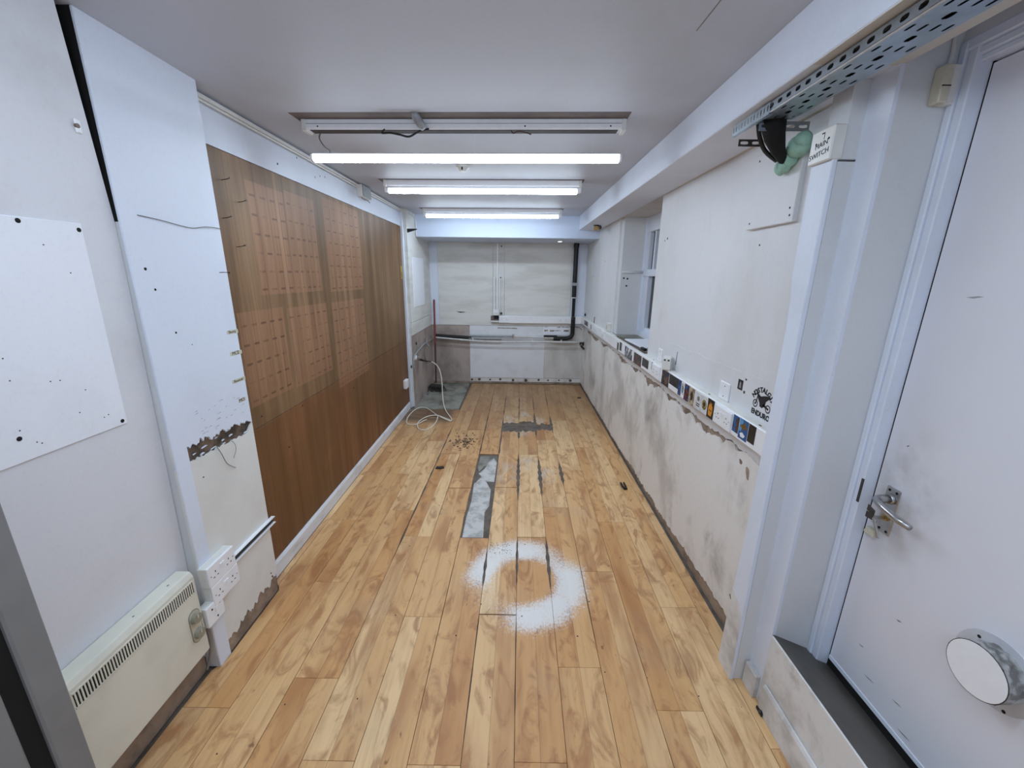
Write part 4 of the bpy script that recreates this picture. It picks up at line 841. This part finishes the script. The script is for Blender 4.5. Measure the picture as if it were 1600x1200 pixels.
MB().tube([(-1.17, 5.72, .672), (-1.17, 5.5, .68), (-1.17, 5.2, .69), (-1.17, 4.85, .668), (-1.17, 4.62, .64), (-1.17, 4.56, .60), (-1.172, 4.545, .54), (-1.172, 4.54, .50)], .010, 8, 4).build('pipe', 'grey_pipe', pp, smooth=True)
MB().cyl((-1.17, 5.24, .70), (-1.12, 5.18, .64), .010).cyl((-1.17, 5.26, .75), (-1.17, 5.26, .63), .014).cyl((-1.14, 5.30, .665), (-1.09, 5.14, .625), .007).build('valve', 'chrome', pp, smooth=False)
MB().tube([(-1.165, 5.2, .68), (-1.165, 5.10, .56), (-1.165, 5.18, .44), (-1.165, 5.30, .40)], .005, 6, 5).build('lead', 'cable_grey', pp, smooth=True)
for (y, z) in ((4.83, .745), (4.54, .52)): MB().blob((-1.196, y, z), .02, .2, 3, 1, (.4, 1.2, 1)).build('clip', 'black', pp)
pl = thing('plug_and_cable', (-1.12, 4.70, .0), 'white plug with a pale flex trailing and coiling on the floor', 'cable')
MB().cyl((-1.199, 4.68, .60), (-1.165, 4.69, .60), .034, .030, 16).build('socket_face', 'plastic', pl, bevel=.003)
MB().cyl((-1.165, 4.69, .60), (-1.140, 4.71, .585), .026, .020, 14).build('plug', 'chrome', pl)
MB().tube([(-1.150, 4.72, .575), (-1.12, 4.78, .55), (-1.08, 4.86, .52), (-1.045, 4.92, .505)], [.016, .012, .009, .006], 8, 0).build('strain_relief', 'black', pl, smooth=True)
FL = .006
MB().tube([(-1.045, 4.92, .505), (-1.00, 4.93, .475), (-.955, 4.93, .42), (-.925, 4.90, .34), (-.905, 4.85, .24), (-.89, 4.78, .14), (-.86, 4.66, .05), (-.80, 4.47, .014), (-.715, 4.27, FL), (-.69, 4.20, FL), (-.70, 4.15, FL), (-.78, 4.22, FL), (-.88, 4.325, FL + .004), (-.97, 4.47, FL), (-1.05, 4.575, FL), (-1.12, 4.60, FL), (-1.17, 4.52, FL), (-1.19, 4.35, FL), (-1.185, 4.20, FL), (-1.15, 4.06, FL), (-1.08, 4.02, FL), (-1.018, 4.05, FL + .006), (-.985, 4.12, FL + .008), (-.964, 4.18, FL)], .0058, 8, 8).build('flex', 'cable_white', pl, smooth=True)
MB().tube([(-.70, 4.16, FL + .004), (-.80, 4.25, FL + .006), (-.865, 4.295, FL + .010), (-.93, 4.30, FL + .006), (-.985, 4.255, FL + .004), (-1.03, 4.14, FL + .002), (-1.025, 4.00, FL + .008), (-.985, 3.90, FL), (-.935, 3.87, FL), (-.88, 3.92, FL), (-.855, 4.02, FL), (-.848, 4.15, FL), (-.86, 4.29, FL + .004)], .0058, 8, 8).build('flex', 'cable_white', pl, smooth=True)
bm_ = thing('broom', (-1.05, 5.38, 0), 'red-handled broom leaning in the far left corner', 'broom')
MB().cyl((-1.098, 5.44, .09), (-1.118, 5.58, .63), .0115, .012, 10).build('lower_handle', 'dark_red', bm_, smooth=False)
MB().cyl((-1.118, 5.58, .63), (-1.138, 5.715, 1.215), .0125, .0135, 10).build('handle', 'red', bm_, smooth=False)
MB().hexa([(-1.19, 5.36, .05), (-.98, 5.30, .05), (-.96, 5.37, .05), (-1.17, 5.44, .05), (-1.17, 5.37, .085), (-1.0, 5.32, .085), (-.99, 5.37, .085), (-1.16, 5.43, .085)]).build('head', 'bristle', bm_, bevel=.006)
mbb = MB()
for i in range(110):
    a = rng.random(); b = rng.random(); x = -1.185 + .22 * a; y = 5.37 - .06 * a + .07 * b
    mbb.cyl((x, y, .055), (x + rng.uniform(-.05, .06), y + rng.uniform(-.07, .05), .002), .0045, .002, 5)
mbb.build('bristles', 'bristle', bm_)
dp = MB()
for i in range(50):
    dp.blob((-1.10 + rng.gauss(0, .06), 5.30 + rng.gauss(0, .07), .004), rng.uniform(.004, .014), .3, i, 1, (1, 1, .5))
dp.build('dust_pile', 'bristle', kind='stuff', label='grey heap of dust and swept rubbish at the broom head', cat='dust')

# ------------------------------------------------------------------ back wall pipes and trunking
tk = thing('wall_trunking', (.35, 5.745, .90), 'white dado trunking along the far wall', 'trunking')
MB().box(-.230, .955, 5.728, 5.768, .902, 1.004).build('channel', 'plastic', tk, bevel=.003)
MB().box(-.345, -.230, 5.735, 5.768, .912, .935).build('open_end', 'plastic_old', tk); MB().box(-.345, -.230, 5.755, 5.768, .905, 1.0).build('open_back', 'brown_patch', tk)
MB().box(-.300, -.232, 5.74, 5.766, .96, 1.0).build('open_gap', 'hole', tk)
def flat_socket(side, a, b, d, label, group=None): return double_socket(side, a, b, d, label, box=0.0, group=group)
flat_socket('back', -.155, .953, 5.728, 'double socket at the left end of the far wall trunking')
flat_socket('back', .68, .953, 5.728, 'double socket at the right end of the far wall trunking')
sb = thing('switch_box', (-.275, 5.75, 1.008), 'white switch box where conduits meet the far trunking', 'switch')
MB().box(-.316, -.230, 5.728, 5.765, 1.008, 1.088).build('body', 'plastic', sb, bevel=.003)
MB().box(-.312, -.234, 5.7265, 5.729, 1.012, 1.045).build('front', 'plastic_old', sb)
MB().cyl((-.20, 5.764, 1.035), (-.20, 5.758, 1.035), .018, .018, 12).build('knockout', 'dark_metal', sb)
for i, (x, z1, w, lab) in enumerate(((-.254, 1.98, .009, 'tall thin white conduit dropping down the middle of the far wall'), (-.302, 1.53, .009, 'shorter white conduit left of the tall one on the far wall'), (-.226, 1.56, .007, 'shorter white conduit just right of the tall one on the far wall'), (-.171, 1.57, .006, 'thin white conduit furthest right of the far wall group'))):
    c_ = MB().box(x - w, x + w, 5.748, 5.766, 1.085 if i < 3 else 1.005, z1).build('wall_conduit', 'plastic', bevel=.002, label=lab, cat='conduit')
wp = thing('waste_pipe', (.2, 5.725, .68), 'black and grey waste pipe running down and along the far wall', 'pipe')
MB().cyl((.812, 5.725, 1.275), (.812, 5.722, 1.93), .031, .031, 18).build('lagged_pipe', 'black', wp, smooth=False)
MB().cyl((.812, 5.725, 1.93), (.815, 5.722, 1.985), .036, .036, 16).build('collar', 'black', wp)
MB().box(.778, .846, 5.69, 5.70, 1.43, 1.47).build('tape_scrap', 'grey_pipe', wp)
MB().cyl((.812, 5.725, 1.272), (.812, 5.725, 1.262), .033, .033, 16).build('clip', 'plastic', wp)
MB().cyl((.803, 5.725, 1.005), (.803, 5.725, 1.265), .011, seg=12).cyl((.825, 5.722, 1.005), (.825, 5.722, 1.265), .011, seg=12).build('twin_pipe', 'black', wp)
MB().tube([(.818, 5.725, 1.0), (.818, 5.725, .80), (.814, 5.725, .755), (.795, 5.725, .722), (.76, 5.725, .702), (.71, 5.725, .695), (.60, 5.725, .693), (.55, 5.725, .693)], .030, 16, 4).build('elbow', 'black', wp, smooth=True)
MB().cyl((.41, 5.728, .722), (.60, 5.728, .722), .016).build('black_sleeve', 'black', wp)
MB().cyl((-.02, 5.728, .716), (.60, 5.728, .696), .013).build('steel_pipe', 'steel_pipe', wp, smooth=False)
MB().cyl((-.66, 5.728, .716), (-.02, 5.728, .716), .014).build('steel_pipe', 'grey_pipe', wp, smooth=False)
MB().cyl((-.66, 5.722, .684), (-.19, 5.722, .680), .015).build('steel_pipe', 'grey_pipe', wp, smooth=False)
MB().box(-.040, -.012, 5.70, 5.76, .69, .745).build('fitting', 'chrome', wp, bevel=.004)
MB().cyl((-1.14, 5.728, .712), (-.62, 5.728, .690), .025, .021, 14).build('black_sleeve', 'black', wp)
wpp = thing('water_pipe', (-.1, 5.695, .62), 'long thin pale water pipe bowing across the far wall', 'pipe')
MB().tube([(-1.14, 5.700, .690), (-.9, 5.698, .672), (-.64, 5.696, .653), (-.4, 5.695, .643), (0, 5.695, .640), (.45, 5.695, .648), (.94, 5.695, .646)], .0125, 12, 6).build('pipe', 'steel_pipe', wpp, smooth=True)
for (x, z) in ((-.60, .66), (.25, .64), (.66, .66)): MB().box(x - .008, x + .008, 5.69, 5.768, z - .02, z + .02).build('clip', 'plastic', wpp, bevel=.003)
tap = thing('stop_tap', (.945, 5.60, .60), 'black and chrome stop tap in the far right corner', 'tap')
MB().cyl((.974, 5.64, .635), (.915, 5.64, .635), .026, .022, 14).build('body', 'black', tap)
MB().cyl((.94, 5.64, .635), (.93, 5.58, .612), .016, .016, 12).build('outlet', 'chrome', tap)
MB().tube([(.93, 5.58, .612), (.945, 5.545, .595), (.955, 5.52, .585)], .014, 10).build('hose', 'black', tap)
hc = MB().tube([(.78, 5.76, .86), (.86, 5.74, .862), (.915, 5.71, .852), (.935, 5.65, .835)], .006, 8, 4).build('hose_tail', 'cable_grey', smooth=True, label='grey cable tail curling below the far corner trunking', cat='cable')

# ------------------------------------------------------------------ right wall trunking, sockets, stickers
rt = thing('wall_trunking', (.952, 3.5, .913), 'long white dado trunking along the right wall covered in stickers', 'trunking')
MB().box(.930, .976, 1.318, 5.727, .913, 1.011).build('channel', 'plastic', rt, bevel=.003)
MB().box(.936, .973, 1.32, 5.727, 1.0105, 1.0135).build('lid', 'plastic_old', rt, bevel=.001)
for (y) in (1.46, 1.88, 2.70): MB().blob((.948, y, 1.0135), .010, .1, 2, 1, (.5, 1.1, .12)).build('chip', 'hole', rt)
flat_socket('right', 1.690, .961, .930, 'clean white double socket between the orange and the blue stickers')
s_ = flat_socket('right', 2.573, .961, .930, 'double socket with faint blue scribble below the cube adapter')
flat_socket('right', 4.25, .961, .930, 'double socket on the trunking beyond the window recess')
flat_socket('right', 4.60, .961, .930, 'double socket with dark outlets near the far corner trunking')
ad = thing('cube_adapter', (.935, 2.42, 1.014), 'grey-white cube plug adapter standing on the trunking', 'adapter')
ma = Matrix.Translation((.932, 2.415, 1.014)) @ Matrix.Rotation(-.45, 4, 'Z') @ Matrix.Scale(.9, 4)
MB(ma).box(-.028, .028, -.045, .045, 0, .088).build('body', 'plastic_old', ad, bevel=.008, seg=2)
for (x, z) in ((-.0285, .066), (-.0285, .034)):
    MB(ma).box(x - .0006, x + .002, -.006, .004, z, z + .010).build('pin_hole', 'hole', ad)
    MB(ma).box(x - .0006, x + .002, .016, .024, z - .012, z - .004).build('pin_hole', 'hole', ad)
for (x, z) in ((-.012, .066), (.012, .064)): MB(ma).box(x - .006, x + .006, -.0456, -.044, z, z + .010).build('pin_hole', 'hole', ad)
for (y, z, w, lab) in ((1.793, 1.057, .043, 'white blank plate on the right wall between the cube adapter and the motorbike sticker'), (2.65, 1.058, .038, 'narrow white blank plate behind the cube adapter')):
    b_ = MB(wallm('right', y, z, .975)).box(-w, w, -.043, .040, 0, .007).build('blank_plate', 'plastic', bevel=.003, label=lab, cat='blank plate')
    for dz in (-.026, .022): MB(wallm('right', y, z, .968)).cyl((w * .1 if dz > 0 else -.0, dz, -.001), (w * .1 if dz > 0 else -.0, dz, .0006), .003, .003, 8).build('screw', 'hole', b_)
b_ = MB(wallm('right', 4.14, 1.058, .975)).box(-.05, .05, -.04, .04, 0, .03).build('switch_box', 'plastic_old', bevel=.003, label='white surface box at the far edge of the window recess', cat='switch'); MB(wallm('right', 4.14, 1.058, .945)).box(-.048, -.036, -.03, .02, -.001, .0006).build('slot', 'cable_grey', b_)
b_ = MB(wallm('right', 4.85, 1.055, .975)).box(-.02, .02, -.035, .04, 0, .02).build('switch_box', 'plastic_old', bevel=.003, label='slim white box with a red wire near the far corner', cat='switch'); MB().tube([(.95, 4.86, 1.09), (.945, 4.85, 1.05), (.95, 4.87, 1.015)], .004, 6).build('red_wire', 'dark_red', b_)
b_ = MB().blob((.965, 5.62, 1.045), .022, .15, 6, 1, (.6, 1, 1)).build('cable_gland', 'black', label='black cable gland above the far corner of the trunking', cat='gland')

K = rgb(24, 24, 26); DK = rgb(46, 44, 42); BL_ = rgb(38, 92, 150); BLD = rgb(28, 50, 96); TAN = rgb(176, 158, 128); OR = rgb(226, 150, 48); GR = rgb(70, 84, 62); WH = rgb(226, 228, 232); RD = rgb(130, 40, 42); LB = rgb(96, 160, 206); GY = rgb(150, 152, 156)
def sticker(y0, y1, z0, z1, cols, label, scale=30, seed=0, th=.0006, d=.930):
    m = wallm('right', (y0 + y1) / 2, (z0 + z1) / 2, d); w = abs(y0 - y1) / 2; h = (z1 - z0) / 2
    mt = print_mat('sticker_print', cols, scale, (1, 1, 1), seed)
    o = MB(m).box(-w, w, -h, h, 0, th).build('sticker', mt, label=label, cat='sticker', group='stickers on the trunking')
    return o, (lambda: m @ Matrix.Translation((0, 0, th)))
sticker(2.470, 2.350, .912, 1.004, (K, DK, BLD, rgb(120, 84, 56), K), 'dark photo sticker just right of the scribbled socket', 60, 1)
o, f = sticker(2.345, 2.205, .945, 1.004, (K, DK, K, rgb(60, 58, 54)), 'wide black sticker on the trunking', 70, 2)
sticker(2.205, 2.165, .918, 1.004, (BL_, BLD, BL_), 'narrow blue strip sticker beside the wide black one', 50, 3)
o, f = sticker(2.158, 2.128, .935, .995, (WH, GY, WH), 'small oval-printed white sticker', 90, 4)
MB(f()).cyl((0, .008, 0), (0, .008, .0004), .011, .011, 16).build('badge', 'cable_grey', o); MB(f()).cyl((0, -.014, 0), (0, -.014, .0004), .009, .009, 16).build('badge', print_mat('badge_print', (BLD, GY), 150), o)
sticker(2.120, 2.060, .914, 1.004, (BLD, BL_, K, RD), 'blue and black poster sticker with red lower corner', 55, 6)
o, f = sticker(2.060, 1.992, .912, 1.003, (TAN, rgb(140, 120, 92), rgb(196, 184, 160)), 'tan sticker with a brown figure', 50, 7)
MB(f()).prism([(-.01, -.02), (.012, -.02), (.018, .012), (.004, .03), (-.014, .014)], 'z', 0, .0004).build('figure', 'dark_metal', o)
o, f = sticker(1.985, 1.905, .914, .998, (WH, rgb(214, 214, 212), WH), 'white sticker with a grey round logo and two text lines', 40, 8)
MB(f()).cyl((.0, .014, 0), (.0, .014, .0004), .013, .013, 18).build('logo', 'cable_grey', o)
for z in (-.012, -.022): MB(f()).box(-.018, .020, z - .003, z + .002, 0, .0004).build('lettering', 'ink', o)
o, f = sticker(1.904, 1.852, .918, 1.000, (rgb(224, 222, 214), WH), 'white sticker with a round black and gold badge', 40, 9)
def disc(mm, cx, cy, r, mat, nm, par, z=.0004, seg=24): return MB(mm).cyl((cx, cy, 0), (cx, cy, z), r, r, seg).build(nm, mat, par)
GOLD = plain('gold_print', rgb(196, 166, 74), .4, var=.03)
disc(f(), 0, 0, .024, 'ink', 'badge', o); disc(f(), 0, 0, .020, GOLD, 'badge_ring', o, .0006); disc(f(), 0, .003, .013, 'ink', 'badge_centre', o, .0008); MB(f()).box(-.012, .012, -.016, -.011, 0, .0010).build('badge_bar', 'ink', o)
o, f = sticker(1.846, 1.782, .914, 1.006, (K, rgb(30, 26, 22)), 'black sticker with an orange flame shape', 40, 10)
ORM = plain('orange_print', OR, .4, var=.05)
MB(f()).prism([(-.014, -.034), (.014, -.034), (.021, -.006), (.017, .018), (.010, .012), (.008, .032), (.001, .020), (-.006, .034), (-.010, .014), (-.018, .020), (-.021, -.006)], 'z', 0, .0005).build('flame', ORM, o)
for x in (-.008, .008): disc(f(), x, -.008, .0045, 'dark_red', 'spot', o, .0009, 10)
sticker(1.612, 1.566, .934, 1.006, (BLD, BL_, rgb(90, 60, 44), BL_), 'deep blue sticker right of the clean socket', 45, 11)
o, f = sticker(1.563, 1.500, .924, 1.008, (BL_, LB, BL_), 'sky blue sticker with a hat-wearing figure over white swirls', 26, 12)
MB(f()).prism([(-.026, .010), (.0, .0), (.026, .008), (.014, .020), (.008, .034), (.0, .022), (-.014, .020)], 'z', 0, .0005).build('hat', 'brass', o)
MB(f()).prism([(-.020, -.020), (-.004, -.012), (.018, -.022), (.010, -.032), (-.012, -.034)], 'z', 0, .0005).build('swirl', 'plastic', o)
sticker(1.497, 1.449, .934, 1.008, (K, rgb(36, 40, 34), rgb(70, 50, 40), K), 'near-black sticker closest to the boxed riser', 60, 13)
sticker(3.63, 3.57, .918, .985, (GR, DK, GR), 'green-grey sticker below the far part of the window sill', 50, 14)
sticker(3.54, 3.47, .93, 1.003, (K, GR, DK), 'black and green sticker left of the photo strip under the window', 50, 15)
sticker(3.36, 3.14, .912, .998, (K, BLD, GY, DK, WH), 'patterned blue-grey photo sticker under the window', 30, 16)
sticker(3.095, 2.90, .914, .996, (DK, GR, RD, K), 'dark green and red sticker under the window edge', 32, 17)
sticker(2.880, 2.740, .936, .996, (K, DK, rgb(60, 66, 50)), 'black-green sticker left of the small black square one', 40, 18)
sticker(2.675, 2.650, .955, 1.004, (K, DK), 'small black square sticker beside the scribbled socket', 60, 19)
sticker(5.45, 5.17, .935, .992, (K, DK, GY), 'black sticker near the far corner of the trunking', 25, 20)
sticker(4.98, 4.92, .93, .985, (DK, GY), 'thin grey sticker near the far corner of the trunking', 40, 21)
o, f = sticker(1.700, 1.662, 1.094, 1.138, (K, DK), 'small black picture sticker on the wall above the blank plate', 80, 22, d=.975)
MB(f()).prism([(-.008, -.014), (.008, -.014), (.005, .008), (.0, .014), (-.005, .008)], 'z', 0, .0004).build('figure', 'grey_pipe', o)
for (y, z) in ((1.645, 1.150), (1.645, 1.093)): MB(wallm('right', y, z, .975)).cyl((0, 0, -.002), (0, 0, .0006), .007, .007, 8).build('screw_hole', 'brick_dark', wall_right)
# motorbike sticker
bk_ = thing('motorbike_sticker', (.974, 1.510, 1.035), 'black NOSTALGIA ENDURO motorbike sticker on the wall beside the riser', 'sticker')
mB = wallm('right', 1.514, 1.087, .9745) @ Matrix.Scale(1.12, 4)
word = 'NOSTALGIA'
for i, ch in enumerate(word):
    a = math.radians(56 - 112 * i / (len(word) - 1)); R_ = .064
    text(ch, .025, mB @ Matrix.Translation((math.sin(-a) * R_, -.020 + math.cos(a) * R_, 0)) @ Matrix.Rotation(a, 4, 'Z'), 'ink', 'letter', bk_, bold=.0011)
text('ENDURO', .026, mB @ Matrix.Translation((0, -.044, 0)), 'ink', 'lettering', bk_, bold=.0011)
def annulus(mm, cx, cy, r0, r1, nm, n=24):
    vs = []; 
    for k in range(n):
        a = 2 * PI * k / n; vs += [(cx + r0 * math.cos(a), cy + r0 * math.sin(a), .0003), (cx + r1 * math.cos(a), cy + r1 * math.sin(a), .0003)]
    MB(mm).add(vs, [(2 * k, 2 * k + 1, (2 * k + 3) % (2 * n), (2 * k + 2) % (2 * n)) for k in range(n)]).build(nm, 'ink', bk_)
for cx in (-.038, .036): annulus(mB, cx, -.012, .0105, .0145, 'wheel'); disc(mB, cx, -.012, .004, 'ink', 'hub', bk_, .0005, 12)
MB(mB).prism([(-.022, .004), (-.034, .022), (-.044, .034), (-.038, .036), (-.026, .026), (-.012, .020), (.004, .026), (.018, .030), (.044, .030), (.030, .018), (.020, .010), (.016, -.008), (.004, -.018), (-.010, -.016), (-.014, -.004)], 'z', 0, .0005).build('bike_body', 'ink', bk_)
MB(mB).prism([(-.038, -.012), (-.034, -.012), (-.026, .022), (-.031, .022)], 'z', 0, .0005).prism([(.006, -.010), (.036, -.015), (.036, -.010), (.010, .0)], 'z', 0, .0005).build('forks', 'ink', bk_)
# things on the window sill
tl = MB(Matrix.Translation((1.085, 3.36, 1.016)) @ Matrix.Rotation(.05, 4, 'Z')).box(-.10, .105, -.26, .20, 0, .012).build('loose_panel', 'panel_white', bevel=.002, label='loose white panel lying on the window sill', cat='panel')
cr = MB().blob((1.03, 3.02, 1.034), .026, .35, 5, 2, (1, 1, .8)).build('crumpled_foil', 'galv', label='crumpled silver scrap at the near end of the sill', cat='scrap')
b_ = MB().box(0.985, 1.01, 3.04, 3.13, 1.013, 1.030).build('dark_block', 'black', bevel=.004, label='small black lump beside the silver scrap on the sill', cat='scrap')

# ------------------------------------------------------------------ upper right: tray, duct, foam, board, switch
ct = thing('cable_tray', (.814, .6, 2.045), 'perforated galvanised cable tray with an added black cable fill under the beam', 'cable tray')
MB().box(.772, .860, -.34, 1.44, 2.0525, 2.070).build('cable_fill', 'black_matt', ct, bevel=.006)  # one black block added to stand for cables and darken the slots
def slot_cell(mb, u0, u1, v0, v1, cu, cv, hu, hv, F):
    """rectangle with a rounded slot cut through it; F maps (u,v) to 3D"""
    out = [(u0, v0), (cu, v0), (u1, v0), (u1, cv), (u1, v1), (cu, v1), (u0, v1), (u0, cv)]
    inn = [(cu - hu * .8, cv - hv * .82), (cu, cv - hv), (cu + hu * .8, cv - hv * .82), (cu + hu, cv), (cu + hu * .8, cv + hv * .82), (cu, cv + hv), (cu - hu * .8, cv + hv * .82), (cu - hu, cv)]
    mb.add([F(*p) for p in out] + [F(*p) for p in inn], [(i, (i + 1) % 8, 8 + (i + 1) % 8, 8 + i) for i in range(8)])
TX0, TX1, TZ = .765, .866, 2.046
mb = MB(); per = .078; y = 1.455
while y > -.35:
    for k in range(4):
        w = (TX1 - TX0) / 4; slot_cell(mb, TX0 + k * w, TX0 + (k + 1) * w, y - per * .55, y, TX0 + (k + .5) * w, y - per * .275, .0035, .0125, lambda u, v: (u, v, TZ))
    ya, yb_ = y - per, y - per * .55; c0, c1 = TX0 + .032, TX1 - .032
    mb.add([(TX0, ya, TZ), (c0, ya, TZ), (c0, yb_, TZ), (TX0, yb_, TZ)], [(0, 1, 2, 3)]); mb.add([(c1, ya, TZ), (TX1, ya, TZ), (TX1, yb_, TZ), (c1, yb_, TZ)], [(0, 1, 2, 3)])
    slot_cell(mb, c0, c1, ya, yb_, (c0 + c1) / 2, (ya + yb_) / 2, .007, .0125, lambda u, v: (u, v, TZ))
    y -= per
mb.build('tray_base', 'galv', ct, solid=.0012)
for sx, nm in ((TX0, 'tray_side'), (TX1, 'tray_side')):
    mb = MB(); y = 1.455
    while y > -.35:
        slot_cell(mb, y - .039, y, TZ, TZ + .029, y - .0195, TZ + .017, .0105, .0058, lambda u, v: (sx, u, v)); y -= .039
    mb.build(nm, 'galv', ct, solid=.0012)
MB().cyl((TX0 - .001, -.35, TZ + .001), (TX0 - .001, 1.455, TZ + .001), .0034, seg=8).build('rolled_edge', 'chrome', ct)
mb = MB(); y = 1.615
while y > 1.40:
    slot_cell(mb, y - .018, y, TZ - .003, TZ + .028, y - .009, TZ + .013, .0028, .0085, lambda u, v: (TX0 - .004, u, v)); y -= .018
mb.build('coupler', 'galv', ct, solid=.0012)
MB().box(TX0 - .005, TX0 + .008, 1.398, 1.615, TZ - .0045, TZ - .003).build('coupler_lip', 'galv', ct)
mb = MB(); x = .70
mb = MB(); x = .775
while x < .93:
    slot_cell(mb, x, x + .04, 2.018, 2.046, x + .02, 2.032, .014, .005, lambda u, v: (u, 1.470, v)); x += .04
mb.box(.775, .935, 1.470, 1.50, 2.0445, 2.046).build('strut_bracket', 'galv', ct, solid=.0012)
mb = MB(); x = .690
while x < .77:
    slot_cell(mb, x, x + .04, 1.998, 2.020, x + .02, 2.009, .014, .005, lambda u, v: (u + .07, 1.56, v)); x += .04
mb.build('strut_bracket', 'dark_metal', ct, solid=.0012)
dct = thing('cable_duct', (.87, 1.53, 1.95), 'black flexible duct dropping from the cable tray into the foam', 'duct')
MB().tube([(.818, 1.475, 2.062), (.826, 1.480, 2.040), (.845, 1.495, 2.008), (.875, 1.515, 1.975), (.912, 1.545, 1.955), (.945, 1.560, 1.948)], [.037, .036, .030, .021, .014, .009], 16, 0).build('duct', 'black_matt', dct, smooth=True)
MB().tube([(.785, 1.50, 2.06), (.80, 1.51, 2.02), (.84, 1.535, 1.98), (.90, 1.56, 1.955)], .007, 8, 4).build('cable', 'black', dct, smooth=True)
fo = MB()
for i, (x, y, z, r, sc) in enumerate(((.935, 1.505, 1.985, .034, (1, 1.2, 1)), (.930, 1.480, 1.998, .026, (1, 1, 1)), (.935, 1.54, 1.962, .026, (1, .9, 1.2)), (.930, 1.556, 1.940, .020, (1, 1, 1.1)), (.940, 1.575, 1.932, .018, (1, 1.2, .8)), (.940, 1.60, 1.942, .018, (1, .9, 1.3)), (.942, 1.607, 1.958, .012, (1, .8, 1)), (.935, 1.585, 1.925, .012, (1, 1, 1)))):
    fo.blob((x, y, z), r, .07, i, 3, sc)
fo.build('expanding_foam', 'foam', smooth=True, label='lump of pale green expanding foam around the duct', cat='foam')
pb = MB().prism([(1.506, 1.752), (1.797, 1.752), (1.797, 2.03), (1.51, 2.01)], 'x', .957, .976).build('patch_board', 'upper_right', bevel=.002, label='square white patch board below the cable tray', cat='board')
for (y, z) in ((1.525, 1.775), (1.775, 1.775), (1.53, 1.985), (1.77, 2.005), (1.53, 1.80)): MB(wallm('right', y, z, .957)).cyl((0, 0, -.001), (0, 0, .0006), .004, .004, 8).build('screw', 'hole', pb)
ms = thing('main_switch_box', (.875, 1.30, 1.885), 'white switch plate hand-lettered MAIN SWITCH on top of the riser', 'switch')
MB().box(.870, .906, 1.256, 1.345, 1.884, 1.972).build('body', 'plastic_old', ms, bevel=.003)
mm = wallm('right', 1.302, 1.925, .8696)
rt_ = Matrix.Rotation(.12, 4, 'Z')
text('MAIN', .020, mm @ Matrix.Translation((.004, .006, 0)) @ rt_, 'ink', 'lettering', ms); text('SWITCH', .020, mm @ Matrix.Translation((.0, -.018, 0)) @ rt_, 'ink', 'lettering', ms)
for (a, b) in ((-.018, .012), (.030, .016)): MB(mm).cyl((a, b, -.001), (a, b, .0006), .003, .003, 8).build('screw', 'hole', ms)
MB(mm).box(.0, .011, .033, .036, -.001, .0006).build('slot', 'hole', ms)
MB(mm).box(.010, .0112, .018, .032, -.001, .0004).build('mark', 'ink', ms)

# ------------------------------------------------------------------ bits on the floor
cl = thing('plastic_clip', (.851, 2.77, 0), 'black two-pronged plastic clip on the floor by the right wall', 'clip')
MB().box(.838, .868, 2.735, 2.765, .001, .016).build('body', 'black', cl, bevel=.004)
MB().box(.833, .846, 2.76, 2.83, .001, .018).build('prong', 'black', cl, bevel=.004); MB().box(.858, .870, 2.765, 2.835, .001, .016).build('prong', 'black', cl, bevel=.004)
MB().prism([(-.645, 3.03), (-.60, 3.025), (-.575, 3.045), (-.585, 3.075), (-.62, 3.065), (-.64, 3.07)], 'z', .0005, .006).build('black_scrap', 'black', label='flat black scrap on the boards left of the missing plank', cat='scrap')
MB().prism([(.835, 5.08), (.885, 5.085), (.88, 5.12), (.84, 5.115)], 'z', .0005, .008).build('black_scrap', 'black', label='small black scrap near the far right skirting', cat='scrap')
MB().box(.925, .948, 1.118, 1.150, .001, .012).blob((.93, 1.125, .01), .012, .3, 4, 1).build('black_scrap', 'black', label='black crumb at the corner of the kerb skirting', cat='scrap')
cb = MB()
for i in range(170):
    cb.blob((-.485 + rng.gauss(0, .07), 3.60 + rng.gauss(0, .085), .002), rng.uniform(.0015, .008), .3, i, 1, (1.3, 1.3, .4))
cb.build('crumbs', 'crumb', kind='stuff', label='scatter of brown crumbs on the boards left of centre', cat='crumbs')
cb = MB()
for i in range(70):
    cb.blob((rng.uniform(-.15, .0), rng.uniform(1.98, 2.09), .001), rng.uniform(.001, .003), .3, i, 1, (1, 1, .5))
for i in range(120):
    cb.blob((rng.uniform(-1.0, .9), rng.uniform(.9, 5.4), .001), rng.uniform(.001, .0035), .3, i, 1, (1.2, 1.2, .5))
cb.build('grit', 'crumb', kind='stuff', label='dark specks of grit scattered over the boards and dust ring', cat='grit')
